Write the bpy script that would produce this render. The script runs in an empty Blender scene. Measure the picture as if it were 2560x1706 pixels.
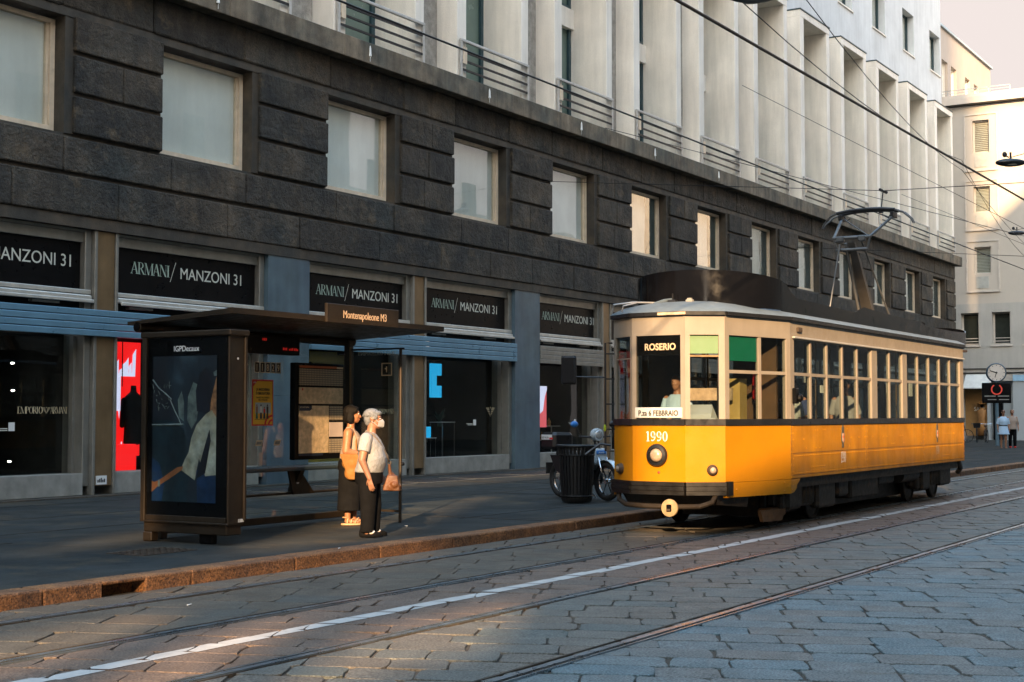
import bpy, math, random
from mathutils import Vector, Matrix
from mathutils.noise import noise as pnoise
random.seed(7)
R = math.radians
SC = bpy.context.scene
COL = SC.collection

# ------------------------------------------------------------------ camera, sky, sun, exposure
CAM_H = 1.6
cam_d = bpy.data.cameras.new('camera'); cam = bpy.data.objects.new('camera', cam_d); COL.objects.link(cam)
cam.location = (0, 0, CAM_H)
cam.rotation_euler = (R(90 + 2.937), 0, R(31.5 - 90))      # looks 31.5 deg off the street axis (+X), 2.9 deg up
cam_d.sensor_width = 36; cam_d.lens = 50.65
cam_d.clip_start = 0.1; cam_d.clip_end = 2000
SC.camera = cam

HAZE, GLOW = (1.46, 1.30, 1.24), (7.6, 6.4, 5.1)     # pale haze away from the sun, wide warm glow round it
SUN_EL, SUN_AZ = 20.0, 25.0        # the light travels towards +X, turned 25 deg to +Y
wd = bpy.data.worlds.new('World'); SC.world = wd; wd.use_nodes = True
wn = wd.node_tree.nodes; wl = wd.node_tree.links
sky = wn.new('ShaderNodeTexSky'); sky.sky_type = 'NISHITA'; sky.sun_disc = False
sky.sun_elevation = R(SUN_EL); sky.sun_rotation = R(270 - SUN_AZ)
sky.air_density = 1.3; sky.dust_density = 1.5; sky.ozone_density = 2.5
# pale evening haze low over the roofs, clear blue overhead
wtc = wn.new('ShaderNodeTexCoord'); wsx = wn.new('ShaderNodeSeparateXYZ'); wl.new(wtc.outputs['Generated'], wsx.inputs[0])
wmr = wn.new('ShaderNodeMapRange'); wmr.interpolation_type = 'SMOOTHSTEP'; wmr.inputs[1].default_value = .26; wmr.inputs[2].default_value = .85; wmr.inputs[3].default_value = 1.0; wmr.inputs[4].default_value = 0.0
wl.new(wsx.outputs[2], wmr.inputs[0]); wmx = wn.new('ShaderNodeMix'); wmx.data_type = 'RGBA'; wl.new(wmr.outputs[0], wmx.inputs[0]); wmu = wn.new('ShaderNodeMix'); wmu.data_type = 'RGBA'; wmu.blend_type = 'MULTIPLY'; wmu.inputs[0].default_value = 1.0; wl.new(sky.outputs[0], wmu.inputs[6]); wmu.inputs[7].default_value = (2.1, 2.1, 1.85, 1); wl.new(wmu.outputs[2], wmx.inputs[6]); 
wdp = wn.new('ShaderNodeVectorMath'); wdp.operation = 'DOT_PRODUCT'; wl.new(wtc.outputs['Generated'], wdp.inputs[0]); wdp.inputs[1].default_value = (-math.cos(R(SUN_AZ)), -math.sin(R(SUN_AZ)), .15)
wgl = wn.new('ShaderNodeMapRange'); wgl.interpolation_type = 'SMOOTHSTEP'; wgl.inputs[1].default_value = -.35; wgl.inputs[2].default_value = .95; wl.new(wdp.outputs['Value'], wgl.inputs[0])
whz = wn.new('ShaderNodeMix'); whz.data_type = 'RGBA'; wl.new(wgl.outputs[0], whz.inputs[0]); whz.inputs[6].default_value = (*HAZE, 1); whz.inputs[7].default_value = (*GLOW, 1); wl.new(whz.outputs[2], wmx.inputs[7])
wl.new(wmx.outputs[2], wn['Background'].inputs[0]); wn['Background'].inputs[1].default_value = 0.15

sd = bpy.data.lights.new('sun', 'SUN'); sun = bpy.data.objects.new('sun', sd); COL.objects.link(sun)
sd.energy = 3.5; sd.angle = R(0.9); sd.color = (1.0, 0.66, 0.36)
ldir = Vector((math.cos(R(SUN_AZ)) * math.cos(R(SUN_EL)), math.sin(R(SUN_AZ)) * math.cos(R(SUN_EL)), -math.sin(R(SUN_EL))))
sun.rotation_euler = ldir.to_track_quat('-Z', 'Y').to_euler()
SC.view_settings.view_transform = 'Standard'; SC.view_settings.look = 'None'
SC.view_settings.exposure = 2.05; SC.view_settings.gamma = 1.0
SC.cycles.max_bounces = 7; SC.cycles.diffuse_bounces = 3; SC.cycles.glossy_bounces = 3
SC.cycles.transparent_max_bounces = 24; SC.cycles.transmission_bounces = 4
SC.cycles.sample_clamp_indirect = 4.0
SC.cycles.caustics_reflective = False; SC.cycles.caustics_refractive = False
SC.cycles.use_denoising = True

# ------------------------------------------------------------------ helpers
class MB:
    """collects shapes, links them as ONE mesh object"""
    def __init__(s): s.v = []; s.f = []; s.m = []; s.mi = 0
    def add(s, vs, fs):
        n = len(s.v); s.v += [tuple(v) for v in vs]
        for f in fs: s.f.append(tuple(i + n for i in f)); s.m.append(s.mi)
        return s
    def box(s, x0, x1, y0, y1, z0, z1, ch=0.0):
        if x1 < x0: x0, x1 = x1, x0
        if y1 < y0: y0, y1 = y1, y0
        if z1 < z0: z0, z1 = z1, z0
        if ch <= 0:
            return s.add([(x0,y0,z0),(x1,y0,z0),(x1,y1,z0),(x0,y1,z0),(x0,y0,z1),(x1,y0,z1),(x1,y1,z1),(x0,y1,z1)],
                         [(0,3,2,1),(4,5,6,7),(0,1,5,4),(1,2,6,5),(2,3,7,6),(3,0,4,7)])
        c = min(ch, (x1-x0)*.45, (y1-y0)*.45, (z1-z0)*.45)
        def ring(a, z): return [(x0+a,y0+c if a==0 else y0,z)]
        def oct(d, z):
            return [(x0+c+d,y0+d,z),(x1-c-d,y0+d,z),(x1-d,y0+c+d,z),(x1-d,y1-c-d,z),(x1-c-d,y1-d,z),(x0+c+d,y1-d,z),(x0+d,y1-c-d,z),(x0+d,y0+c+d,z)]
        vs = oct(c*.6, z0) + oct(0, z0+c) + oct(0, z1-c) + oct(c*.6, z1)
        fs = [tuple(reversed(range(8))), tuple(range(24, 32))]
        for k in range(3):
            for i in range(8):
                j = (i+1) % 8; fs.append((k*8+i, k*8+j, k*8+8+j, k*8+8+i))
        return s.add(vs, fs)
    def hull(s, lo, hi):
        """two rings with the same count -> closed solid"""
        n = len(lo); fs = [tuple(reversed(range(n))), tuple(range(n, 2*n))]
        for i in range(n):
            j = (i+1) % n; fs.append((i, j, n+j, n+i))
        return s.add(list(lo)+list(hi), fs)
    def prism(s, poly, z0, z1): return s.hull([(x,y,z0) for x,y in poly], [(x,y,z1) for x,y in poly])
    def prism_y(s, poly, y0, y1):   # poly in (x,z), counter-clockwise seen from -Y
        return s.hull([(x,y1,z) for x,z in poly][::-1], [(x,y0,z) for x,z in poly][::-1])
    def prism_x(s, poly, x0, x1):   # poly in (y,z)
        return s.hull([(x0,y,z) for y,z in poly], [(x1,y,z) for y,z in poly])
    def quad(s, a, b, c, d): return s.add([a,b,c,d], [(0,1,2,3)])
    def rings(s, rr, cap=True, closed=True):
        n = len(rr[0]); vs = [p for r in rr for p in r]; fs = []
        for k in range(len(rr)-1):
            for i in range(n if closed else n-1):
                j = (i+1) % n; fs.append((k*n+i, k*n+j, (k+1)*n+j, (k+1)*n+i))
        if cap: fs += [tuple(reversed(range(n))), tuple(range((len(rr)-1)*n, len(rr)*n))]
        return s.add(vs, fs)
    def tube(s, pts, r, seg=8, r1=None):
        pts = [Vector(p) for p in pts]; rr = []; up = None
        for i, p in enumerate(pts):
            d = (pts[min(i+1,len(pts)-1)] - pts[max(i-1,0)])
            if d.length < 1e-9: d = Vector((0,0,1))
            d.normalize()
            if up is None:
                a = Vector((0,0,1)) if abs(d.z) < .9 else Vector((1,0,0))
                up = d.cross(a).normalized()
            up = (up - d*up.dot(d)).normalized(); w = d.cross(up)
            q = r if r1 is None else r + (r1-r)*i/(len(pts)-1)
            rr.append([p + up*math.cos(t)*q + w*math.sin(t)*q for t in [2*math.pi*k/seg for k in range(seg)]])
        return s.rings(rr)
    def cyl(s, c, r, d, axis='z', seg=20, r1=None):
        c = Vector(c); a = {'x':Vector((1,0,0)),'y':Vector((0,1,0)),'z':Vector((0,0,1))}[axis]
        return s.tube([c, c + a*d], r, seg, r1)
    def lathe(s, c, prof, axis='z', seg=24):
        """prof: (radius, offset along axis)"""
        c = Vector(c); a = {'x':Vector((1,0,0)),'y':Vector((0,1,0)),'z':Vector((0,0,1))}[axis]
        u = Vector((0,0,1)).cross(a) if axis != 'z' else Vector((1,0,0)); w = a.cross(u)
        return s.rings([[c + a*h + (u*math.cos(t)+w*math.sin(t))*max(r,1e-4) for t in [2*math.pi*k/seg for k in range(seg)]] for r, h in prof])
    def torus(s, c, R0, r, axis='y', seg=28, ms=8, sz=1.0):
        c = Vector(c); a = {'x':Vector((1,0,0)),'y':Vector((0,1,0)),'z':Vector((0,0,1))}[axis]
        u = Vector((0,0,1)).cross(a) if axis != 'z' else Vector((1,0,0)); w = a.cross(u); vs=[]; fs=[]
        for i in range(seg):
            t = 2*math.pi*i/seg; e = u*math.cos(t)+w*math.sin(t)
            for j in range(ms):
                p = 2*math.pi*j/ms; vs.append(c + e*(R0+r*math.cos(p)) + a*(r*sz*math.sin(p)))
        for i in range(seg):
            for j in range(ms):
                fs.append((i*ms+j, ((i+1)%seg)*ms+j, ((i+1)%seg)*ms+(j+1)%ms, i*ms+(j+1)%ms))
        return s.add(vs, fs)
    def ell(s, c, rx, ry, rz, seg=14, rg=9, rot=None):
        c = Vector(c); vs=[]; rr=[]
        for k in range(rg+1):
            ph = math.pi*k/rg - math.pi/2; q=max(math.cos(ph),.02)
            ring=[]
            for i in range(seg):
                t=2*math.pi*i/seg; v=Vector((rx*q*math.cos(t), ry*q*math.sin(t), rz*math.sin(ph)))
                if rot: v = rot @ v
                ring.append(c+v)
            rr.append(ring)
        return s.rings(rr)
    def loft(s, secs, seg=18):
        """secs: (x, y, z, rx, ry)"""
        return s.rings([[(x+rx*math.cos(t), y+ry*math.sin(t), z) for t in [2*math.pi*k/seg for k in range(seg)]] for x,y,z,rx,ry in secs])
    def cap(s, p0, p1, r0, r1, seg=12):
        p0=Vector(p0); p1=Vector(p1); d=p1-p0; L=d.length
        if L<1e-6: return s.ell(p0,r0,r0,r0)
        d/=L; a=Vector((0,0,1)) if abs(d.z)<.9 else Vector((1,0,0)); u=d.cross(a).normalized(); w=d.cross(u)
        rr=[]
        for k in range(5):
            ph=-math.pi/2+math.pi/2*k/4; rr.append((p0+d*(r0*math.sin(ph)), max(r0*math.cos(ph),.0008)))
        for k in range(5):
            ph=math.pi/2*k/4; rr.append((p1+d*(r1*math.sin(ph)), max(r1*math.cos(ph),.0008)))
        return s.rings([[c+(u*math.cos(t)+w*math.sin(t))*q for t in [2*math.pi*i/seg for i in range(seg)]] for c,q in rr])
    def xform(s, M): s.v = [tuple(M @ Vector(v)) for v in s.v]; return s
    def build(s, name, mats, parent=None, smooth=False, local=False, bevel=0, mods=()):
        me = bpy.data.meshes.new(name)
        off = Vector((0,0,0)) if local or parent is None else base(parent)
        me.from_pydata([tuple(Vector(v)-off) for v in s.v], [], s.f)
        if not isinstance(mats, (list, tuple)): mats = [mats]
        for m in mats: me.materials.append(m)
        if len(mats) > 1: me.polygons.foreach_set('material_index', s.m)
        me.update()
        o = bpy.data.objects.new(name, me); COL.objects.link(o)
        if parent is not None: o.parent = parent
        for t, kw in mods:
            md = o.modifiers.new(t.lower(), t)
            for k, v in kw.items(): setattr(md, k, v)
        if bevel:
            md = o.modifiers.new('bevel', 'BEVEL'); md.width = bevel; md.segments = 2; md.limit_method = 'ANGLE'; md.angle_limit = R(40)
        if mods:
            dg = bpy.context.evaluated_depsgraph_get(); dg.update()
            nm = bpy.data.meshes.new_from_object(o.evaluated_get(dg)); o.modifiers.clear(); o.data = nm; me = nm
        if smooth is True: me.polygons.foreach_set('use_smooth', [True]*len(me.polygons))
        elif smooth:
            me.polygons.foreach_set('use_smooth', [True]*len(me.polygons)); me.set_sharp_from_angle(angle=R(smooth))
        return o

def base(o):
    v = Vector((0,0,0))
    while o is not None: v = v + Vector(o.location); o = o.parent
    return v
def tag(o, label, cat, group=None):
    o['label'] = label; o['category'] = cat
    if group: o['group'] = group
    return o
def thing(name, label, cat, loc=(0,0,0), rz=0.0, group=None):
    o = bpy.data.objects.new(name, None); COL.objects.link(o); o.empty_display_size = .2
    o.location = loc; o.rotation_euler = (0, 0, rz)
    return tag(o, label, cat, group)
def struct(o, kind='structure'): o['kind'] = kind; return o
def copy_tree(o, parent=None):
    c = o.copy(); COL.objects.link(c); c.parent = parent
    for ch in list(o.children): copy_tree(ch, c)
    return c
def blob(name, mb, mat, parent, vox=.012, it=4, f=.5):
    return mb.build(name, mat, parent, smooth=True, local=True, mods=(('REMESH', dict(mode='VOXEL', voxel_size=vox)), ('SMOOTH', dict(iterations=it, factor=f))))
def text_mb(body, size, o, right, up, depth=.003, align='LEFT', sx=1.0, bold=0.0, spacing=1.0, fit=None):
    cu = bpy.data.curves.new('t', 'FONT'); cu.body = body; cu.size = size; cu.extrude = depth/2; cu.align_x = align
    cu.offset = bold; cu.space_character = spacing; cu.resolution_u = 4
    ob = bpy.data.objects.new('t', cu); COL.objects.link(ob)
    dg = bpy.context.evaluated_depsgraph_get(); dg.update()
    me = bpy.data.meshes.new_from_object(ob.evaluated_get(dg)); right = Vector(right); up = Vector(up); n = right.cross(up); o = Vector(o)
    if fit: xs = [v.co.x for v in me.vertices]; sx = fit/(max(xs)-min(xs))
    mb = MB(); mb.add([o + right*(v.co.x*sx) + up*v.co.y + n*v.co.z for v in me.vertices], [tuple(p.vertices) for p in me.polygons])
    bpy.data.objects.remove(ob); bpy.data.curves.remove(cu); bpy.data.meshes.remove(me)
    return mb
# serif capitals and old-style figures drawn as polygons in a unit-high box
def st(a, b, w):   # stroke with horizontal ends
    return [(a[0]-w/2,a[1]),(a[0]+w/2,a[1]),(b[0]+w/2,b[1]),(b[0]-w/2,b[1])]
def bar(x0, x1, y, h=.035): return [(x0,y),(x1,y),(x1,y+h),(x0,y+h)]
def ringp(cx, cy, rx, ry, ix, iy, a0=0, a1=360, n=20):
    out = []
    for k in range(n):
        p = R(a0+(a1-a0)*k/n); q = R(a0+(a1-a0)*(k+1)/n)
        out.append([(cx+ix*math.cos(p),cy+iy*math.sin(p)),(cx+rx*math.cos(p),cy+ry*math.sin(p)),(cx+rx*math.cos(q),cy+ry*math.sin(q)),(cx+ix*math.cos(q),cy+iy*math.sin(q))])
    return out
GL = {
 'A': (.70, [st((.06,0),(.34,1),.05), st((.60,0),(.34,1),.13), bar(.14,.50,.33,.03), bar(-.04,.17,0), bar(.47,.74,0)]),
 'R': (.66, [st((.13,0),(.13,1),.13), bar(0,.27,0), bar(0,.30,.965), bar(.15,.32,.49,.03), st((.60,0),(.30,.5),.13), bar(.5,.7,0)] + ringp(.30,.745,.26,.255,.13,.225,-90,90,10)),
 'M': (.92, [st((.10,0),(.10,1),.03), st((.44,0),(.14,1),.12), st((.44,0),(.76,1),.03), st((.78,0),(.78,1),.13), bar(0,.2,0), bar(.66,.92,0), bar(0,.2,.965), bar(.72,.92,.965)]),
 'N': (.76, [st((.10,0),(.10,1),.03), st((.62,0),(.14,1),.13), st((.64,0),(.64,1),.03), bar(0,.2,0), bar(0,.18,.965), bar(.54,.76,.965)]),
 'I': (.32, [st((.15,0),(.15,1),.13), bar(.02,.28,0), bar(.02,.28,.965)]),
 'E': (.56, [st((.13,0),(.13,1),.13), bar(0,.5,0), bar(0,.48,.965), bar(.15,.38,.5,.03), st((.48,0),(.50,.24),.03), st((.47,.78),(.46,1),.03)]),
 'P': (.58, [st((.13,0),(.13,1),.13), bar(0,.27,0), bar(0,.30,.965), bar(.15,.32,.46,.03)] + ringp(.30,.73,.26,.27,.13,.24,-90,90,10)),
 'O': (.72, ringp(.35,.5,.34,.51,.20,.47)),
 '/': (.40, [st((.04,-.25),(.36,1.2),.03)]),
 '0': (.66, ringp(.32,.5,.30,.5,.13,.44)),
 '1': (.46, [st((.24,0),(.24,1),.17), bar(.06,.42,0,.06), [(.06,.80),(.18,.86),(.18,1),(.06,.93)]]),
 '9': (.66, ringp(.32,.68,.29,.32,.13,.26) + ringp(.14,.40,.47,.40,.33,.33,-78,40,10) + ringp(.2,.1,.09,.09,.0,.0,0,360,10)),
 ' ': (.3, []),
}
def serif_mb(body, h, o, right, up, depth=.003, tr=1.0, sx=1.0):
    mb = MB(); right = Vector(right); up = Vector(up); n = right.cross(up); o = Vector(o); x = 0
    for ch in body:
        w, polys = GL[ch]
        for k, p in enumerate(polys):
            d = n*(depth + .0002*(k % 5))
            mb.add([o + right*((x+a)*h*sx) + up*(b*h) + d for a, b in p], [tuple(range(len(p)))])
        x += w*tr + .06
    return mb, x*h*sx

# ------------------------------------------------------------------ materials (all procedural)
def mat(name, col, rough=.6, metal=0.0, var=.12, vs=3.0, tint=None, bump=0.0, bs=30.0, coat=0.0, emis=None, es=1.0, spec=.5, streak=0.0, island=0.0, fine=0.0, dirt=None, bd=.02, fs=90):
    m = bpy.data.materials.new(name); m.use_nodes = True; nt = m.node_tree; N = nt.nodes; L = nt.links
    b = N['Principled BSDF']; b.inputs['Roughness'].default_value = rough; b.inputs['Metallic'].default_value = metal
    b.inputs['Coat Weight'].default_value = coat; b.inputs['Coat Roughness'].default_value = .12; b.inputs['Specular IOR Level'].default_value = spec
    tc = N.new('ShaderNodeTexCoord')
    c = N.new('ShaderNodeRGB'); c.outputs[0].default_value = (*col, 1); cur = c.outputs[0]
    def mix(a, bb, fac, mode='MIX'):
        x = N.new('ShaderNodeMix'); x.data_type = 'RGBA'; x.blend_type = mode
        if hasattr(fac, 'links'): L.new(fac, x.inputs[0])
        else: x.inputs[0].default_value = fac
        L.new(a, x.inputs[6])
        if hasattr(bb, 'links'): L.new(bb, x.inputs[7])
        else: x.inputs[7].default_value = (*bb, 1)
        return x.outputs[2]
    def nz(scale, detail=5, vec=None, rg=.6):
        t = N.new('ShaderNodeTexNoise'); t.inputs['Scale'].default_value = scale; t.inputs['Detail'].default_value = detail; t.inputs['Roughness'].default_value = rg
        L.new(vec or tc.outputs['Object'], t.inputs['Vector']); return t.outputs['Fac']
    def rng(x, a, bb, lo, hi):
        r = N.new('ShaderNodeMapRange'); r.inputs[1].default_value=a; r.inputs[2].default_value=bb; r.inputs[3].default_value=lo; r.inputs[4].default_value=hi
        L.new(x, r.inputs[0]); return r.outputs[0]
    def val(x):
        h = N.new('ShaderNodeCombineColor'); 
        for i in range(3): L.new(x, h.inputs[i])
        return h.outputs[0]
    if tint is not None: cur = mix(cur, tint, rng(nz(vs*.45, 3), .38, .68, 0, 1))
    if var: cur = mix(cur, val(rng(nz(vs), .3, .7, 1-var, 1+var)), 1.0, 'MULTIPLY')
    if fine: cur = mix(cur, val(rng(nz(fs, 3), .32, .68, 1-fine, 1+fine)), 1.0, 'MULTIPLY')
    if streak:
        mp = N.new('ShaderNodeMapping'); mp.inputs['Scale'].default_value = (2.2, 2.2, .22); L.new(tc.outputs['Object'], mp.inputs[0])
        cur = mix(cur, val(rng(nz(2.0, 6, mp.outputs[0]), .38, .72, 1, 1-streak)), 1.0, 'MULTIPLY')
    if island:
        g = N.new('ShaderNodeNewGeometry'); cur = mix(cur, val(rng(g.outputs['Random Per Island'], 0, 1, 1-island, 1+island)), 1.0, 'MULTIPLY')
    if dirt is not None: cur = mix(cur, dirt[0], rng(nz(dirt[1], 8, None, .72), dirt[2], dirt[2]+.12, 0, dirt[3]))
    L.new(cur, b.inputs['Base Color'])
    if rough < .95: L.new(rng(nz(vs*2.3, 4), .3, .7, max(rough-.10,.02), min(rough+.12,1)), b.inputs['Roughness'])
    if bump:
        bp = N.new('ShaderNodeBump'); bp.inputs['Strength'].default_value = bump; bp.inputs['Distance'].default_value = bd
        L.new(nz(bs, 8, None, .65), bp.inputs['Height']); L.new(bp.outputs[0], b.inputs['Normal'])
    if emis is not None:
        b.inputs['Emission Color'].default_value = (*emis, 1); b.inputs['Emission Strength'].default_value = es
    return m
def glass(name, tint=(.9,.95,.95), refl=1.0, rough=.0, base=.0):
    m = bpy.data.materials.new(name); m.use_nodes = True; nt = m.node_tree; N = nt.nodes; L = nt.links
    for n in list(N): N.remove(n)
    out = N.new('ShaderNodeOutputMaterial'); mx = N.new('ShaderNodeMixShader'); tr = N.new('ShaderNodeBsdfTransparent'); gl = N.new('ShaderNodeBsdfGlossy'); lw = N.new('ShaderNodeLayerWeight')
    t = [math.sqrt(c) for c in tint]; tr.inputs[0].default_value = (*t, 1); gl.inputs['Roughness'].default_value = rough; lw.inputs['Blend'].default_value = .5
    tc = N.new('ShaderNodeTexCoord'); nz = N.new('ShaderNodeTexNoise'); nz.inputs['Scale'].default_value = .8; nz.inputs['Detail'].default_value = 1
    L.new(tc.outputs['Object'], nz.inputs['Vector']); bp = N.new('ShaderNodeBump'); bp.inputs['Strength'].default_value = .04; bp.inputs['Distance'].default_value = .05
    L.new(nz.outputs['Fac'], bp.inputs['Height']); L.new(bp.outputs[0], gl.inputs['Normal'])
    pw = N.new('ShaderNodeMath'); pw.operation = 'POWER'; pw.inputs[1].default_value = 5; L.new(lw.outputs['Facing'], pw.inputs[0])
    ma = N.new('ShaderNodeMath'); ma.operation = 'MULTIPLY_ADD'; ma.inputs[1].default_value = .96*refl; ma.inputs[2].default_value = .04*refl + base; ma.use_clamp = True
    L.new(pw.outputs[0], ma.inputs[0]); L.new(ma.outputs[0], mx.inputs[0]); L.new(tr.outputs[0], mx.inputs[1]); L.new(gl.outputs[0], mx.inputs[2]); L.new(mx.outputs[0], out.inputs[0])
    return m
M = {}
M['granite'] = mat('dark_granite', (.062,.046,.029), .75, var=.6, vs=1.3, tint=(.021,.023,.020), bump=1.0, bs=8, streak=.55, island=.42, fine=.6, fs=45, dirt=((.13,.092,.05), 1.7, .55, .6), bd=.08)
M['granite_smooth'] = mat('smooth_granite', (.066,.050,.033), .65, var=.35, vs=2.5, tint=(.031,.031,.027), bump=.35, bs=30, fine=.25, streak=.3, dirt=((.11,.09,.07), 3, .64, .5))
M['granite_blue'] = mat('polished_blue_granite', (.080,.125,.150), .42, var=.25, vs=1.2, tint=(.06,.095,.13), fine=.45, bump=.05, bs=60, streak=.25)
M['cornice'] = mat('cornice_stone', (.20,.155,.105), .8, var=.4, vs=2.2, tint=(.10,.095,.075), bump=.4, bs=25, streak=.5, fine=.2)
M['plaster'] = mat('white_stone', (.87,.81,.72), .75, var=.10, vs=.6, tint=(.82,.75,.66), bump=.25, bs=14, streak=.16, fine=.10, dirt=((.35,.30,.24), 1.3, .66, .35))
M['plaster_up'] = mat('grey_white_stone', (.62,.64,.65), .8, var=.10, vs=.8, bump=.2, bs=16, streak=.12, fine=.10)
M['travertine'] = mat('travertine', (.36,.33,.29), .8, var=.3, vs=5, bump=.5, bs=40, streak=.3, fine=.25)
M['joint'] = mat('dark_joint', (.03,.028,.025), .9)  # plain dark tone for joints and thin lines
M['bronze'] = mat('bronze_panel', (.25,.165,.085), .38, .55, var=.15, vs=2, streak=.2)
M['alu'] = mat('anodised_aluminium', (.27,.26,.23), .42, .55, var=.12, vs=4, streak=.15)
M['alu_bright'] = mat('bright_aluminium', (.55,.52,.46), .40, .4, var=.12, vs=4, streak=.15)
M['louvre'] = mat('blue_grey_louvre', (.13,.26,.36), .35, .3, var=.12, vs=2, streak=.1)
M['sill'] = mat('pale_sill_stone', (.26,.25,.22), .7, var=.2, vs=4, bump=.1, streak=.2)
M['black'] = mat('black_panel', (.004,.004,.0045), .35, var=.2, vs=3, spec=.12)
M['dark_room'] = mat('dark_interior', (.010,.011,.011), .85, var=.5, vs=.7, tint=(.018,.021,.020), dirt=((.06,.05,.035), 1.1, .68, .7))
M['sign_text'] = mat('sign_letters', (.62,.63,.56), .55, var=.05)
M['sign_text2'] = mat('green_tinted_letters', (.34,.44,.37), .55, var=.15)
M['gold_text'] = mat('gold_letters', (.62,.52,.33), .45, .2, var=.1)
M['winframe'] = mat('cream_window_frame', (.70,.57,.42), .5, var=.12, vs=5, streak=.15, dirt=((.30,.22,.15), 6, .62, .5))
M['blind'] = mat('pale_window_film', (.86,.87,.81), .6, var=.10, vs=.8, tint=(.78,.78,.71), streak=.08)
_nt = M['blind'].node_tree; _oi = _nt.nodes.new('ShaderNodeObjectInfo'); _mr = _nt.nodes.new('ShaderNodeMapRange'); _mr.inputs[3].default_value = .72; _mr.inputs[4].default_value = 1.08
_nt.links.new(_oi.outputs['Random'], _mr.inputs[0]); _mu = _nt.nodes.new('ShaderNodeMix'); _mu.data_type = 'RGBA'; _mu.blend_type = 'MULTIPLY'; _mu.inputs[0].default_value = 1
_bs = _nt.nodes['Principled BSDF'].inputs['Base Color']; _src = _bs.links[0].from_socket; _nt.links.new(_src, _mu.inputs[6]); _nt.links.new(_mr.outputs[0], _mu.inputs[7]); _nt.links.new(_mu.outputs[2], _bs)
M['pane_reflection'] = mat('dark_teal_reflection', (.05,.085,.085), .6, var=.3, vs=1.5)
M['winglass'] = glass('window_glass', (.96,.99,.98), 1.3, .02, .05)
M['green_glass'] = mat('green_tinted_pane', (.13,.18,.15), .18, var=.2, vs=.6)
M['teal_dark'] = mat('dark_teal_metal', (.02,.05,.06), .5)
M['rail_steel'] = mat('galvanised_steel', (.50,.48,.45), .5, .3, var=.15, vs=6)
M['rail_dark'] = mat('dark_steel_bar', (.02,.02,.021), .45, .4)
M['asphalt'] = mat('pavement_asphalt', (.036,.036,.032), .85, var=.30, vs=1.1, tint=(.026,.031,.032), bump=.6, bs=100, fine=.55, fs=110, spec=.15, dirt=((.085,.066,.042), .7, .52, .6), bd=.006)
M['kerb'] = mat('reddish_granite_kerb', (.23,.10,.034), .8, var=.4, vs=5, tint=(.13,.062,.03), bump=.9, bs=40, fine=.8, fs=55, island=.2)
M['mortar'] = mat('joint_earth', (.060,.047,.034), .95, var=.4, vs=6, bump=.5, bs=40)
M['steel'] = mat('polished_rail', (.26,.30,.33), .30, .75, var=.25, vs=2)
M['rail_rust'] = mat('rusty_rail_side', (.07,.05,.035), .7, .4, var=.4, vs=6)
M['paint'] = mat('worn_white_paint', (.44,.42,.39), .7, var=.12, vs=6, dirt=((.28,.26,.23), 9, .60, .8))
M['grate'] = mat('glass_block_grate', (.020,.020,.022), .5, var=.4, vs=12)
M['yellow'] = mat('tram_yellow_paint', (.42,.168,.002), .42, var=.06, vs=1.5, coat=.05, spec=.25, fine=.04)
M['ochre'] = mat('weathered_tram_ochre', (.45,.192,.003), .45, var=.2, vs=2, tint=(.36,.145,.004), dirt=((.20,.075,.008), 5, .62, .5), spec=.25, streak=.25)
M['cream'] = mat('tram_cream_paint', (.25,.215,.172), .5, var=.08, vs=3, streak=.10, dirt=((.36,.28,.18), 5, .66, .4))
M['tramblack'] = mat('tram_black', (.012,.012,.013), .35, var=.3, vs=4)
M['bogie'] = mat('greasy_bogie_iron', (.022,.018,.014), .6, .3, var=.5, vs=6, dirt=((.09,.045,.015), 5, .56, .8))
M['roof'] = mat('tram_roof_canvas', (.10,.125,.14), .6, var=.2, vs=2.5, dirt=((.12,.10,.08), 2.5, .58, .5))
M['fairing'] = mat('glossy_black_fairing', (.004,.004,.005), .12, .0, var=.2, vs=2, spec=.35)
M['tramglass'] = glass('tram_glass', (.60,.66,.65), .6)
M['tramin'] = mat('tram_wood_interior', (.085,.045,.020), .5, var=.3, vs=5)
M['brown'] = mat('shelter_brown_metal', (.032,.022,.013), .45, .4, var=.2, vs=4, fine=.1)
M['shglass'] = glass('shelter_glass', (.86,.93,.92), .9)
M['shopglass'] = glass('shop_glass', (.72,.77,.77), .5)
M['white'] = mat('white_plastic', (.72,.72,.70), .45, var=.06)
M['paper'] = mat('yellowed_paper', (.74,.58,.36), .6, var=.12, vs=6)
M['navy'] = mat('navy_print', (.012,.022,.05), .5)
M['orange'] = mat('orange_print', (.50,.11,.025), .5)
M['red'] = mat('red_print', (.66,.025,.02), .45)
M['posteryellow'] = mat('yellow_print', (.88,.50,.035), .45, var=.04)
M['ink'] = mat('black_ink', (.02,.02,.02), .6)
M['skin'] = mat('skin', (.30,.15,.085), .5, var=.12, vs=14, tint=(.31,.14,.08))
M['skin2'] = mat('tanned_skin', (.30,.13,.06), .5, var=.10, vs=14)
M['greyhair'] = mat('grey_hair', (.18,.185,.19), .6, var=.4, vs=40, bump=.8, bs=70)
M['blackhair'] = mat('black_hair', (.006,.005,.0045), .6, var=.3, vs=30, bump=.6, bs=60, spec=.15)
M['blondhair'] = mat('brown_hair', (.10,.06,.03), .5, var=.3, vs=30)
M['tshirt'] = mat('white_cotton', (.33,.325,.32), .85, var=.06, vs=8, bump=1.0, bs=6, bd=.05)
M['creamtop'] = mat('cream_cotton', (.33,.25,.195), .85, var=.06, vs=8, bump=.4, bs=10)
M['blackcloth'] = mat('black_cloth', (.0045,.0045,.005), .9, var=.3, vs=6, bump=.5, bs=8, spec=.15)
M['tan'] = mat('mustard_canvas', (.25,.105,.016), .75, var=.12, vs=12, bump=.3, bs=60)
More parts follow.
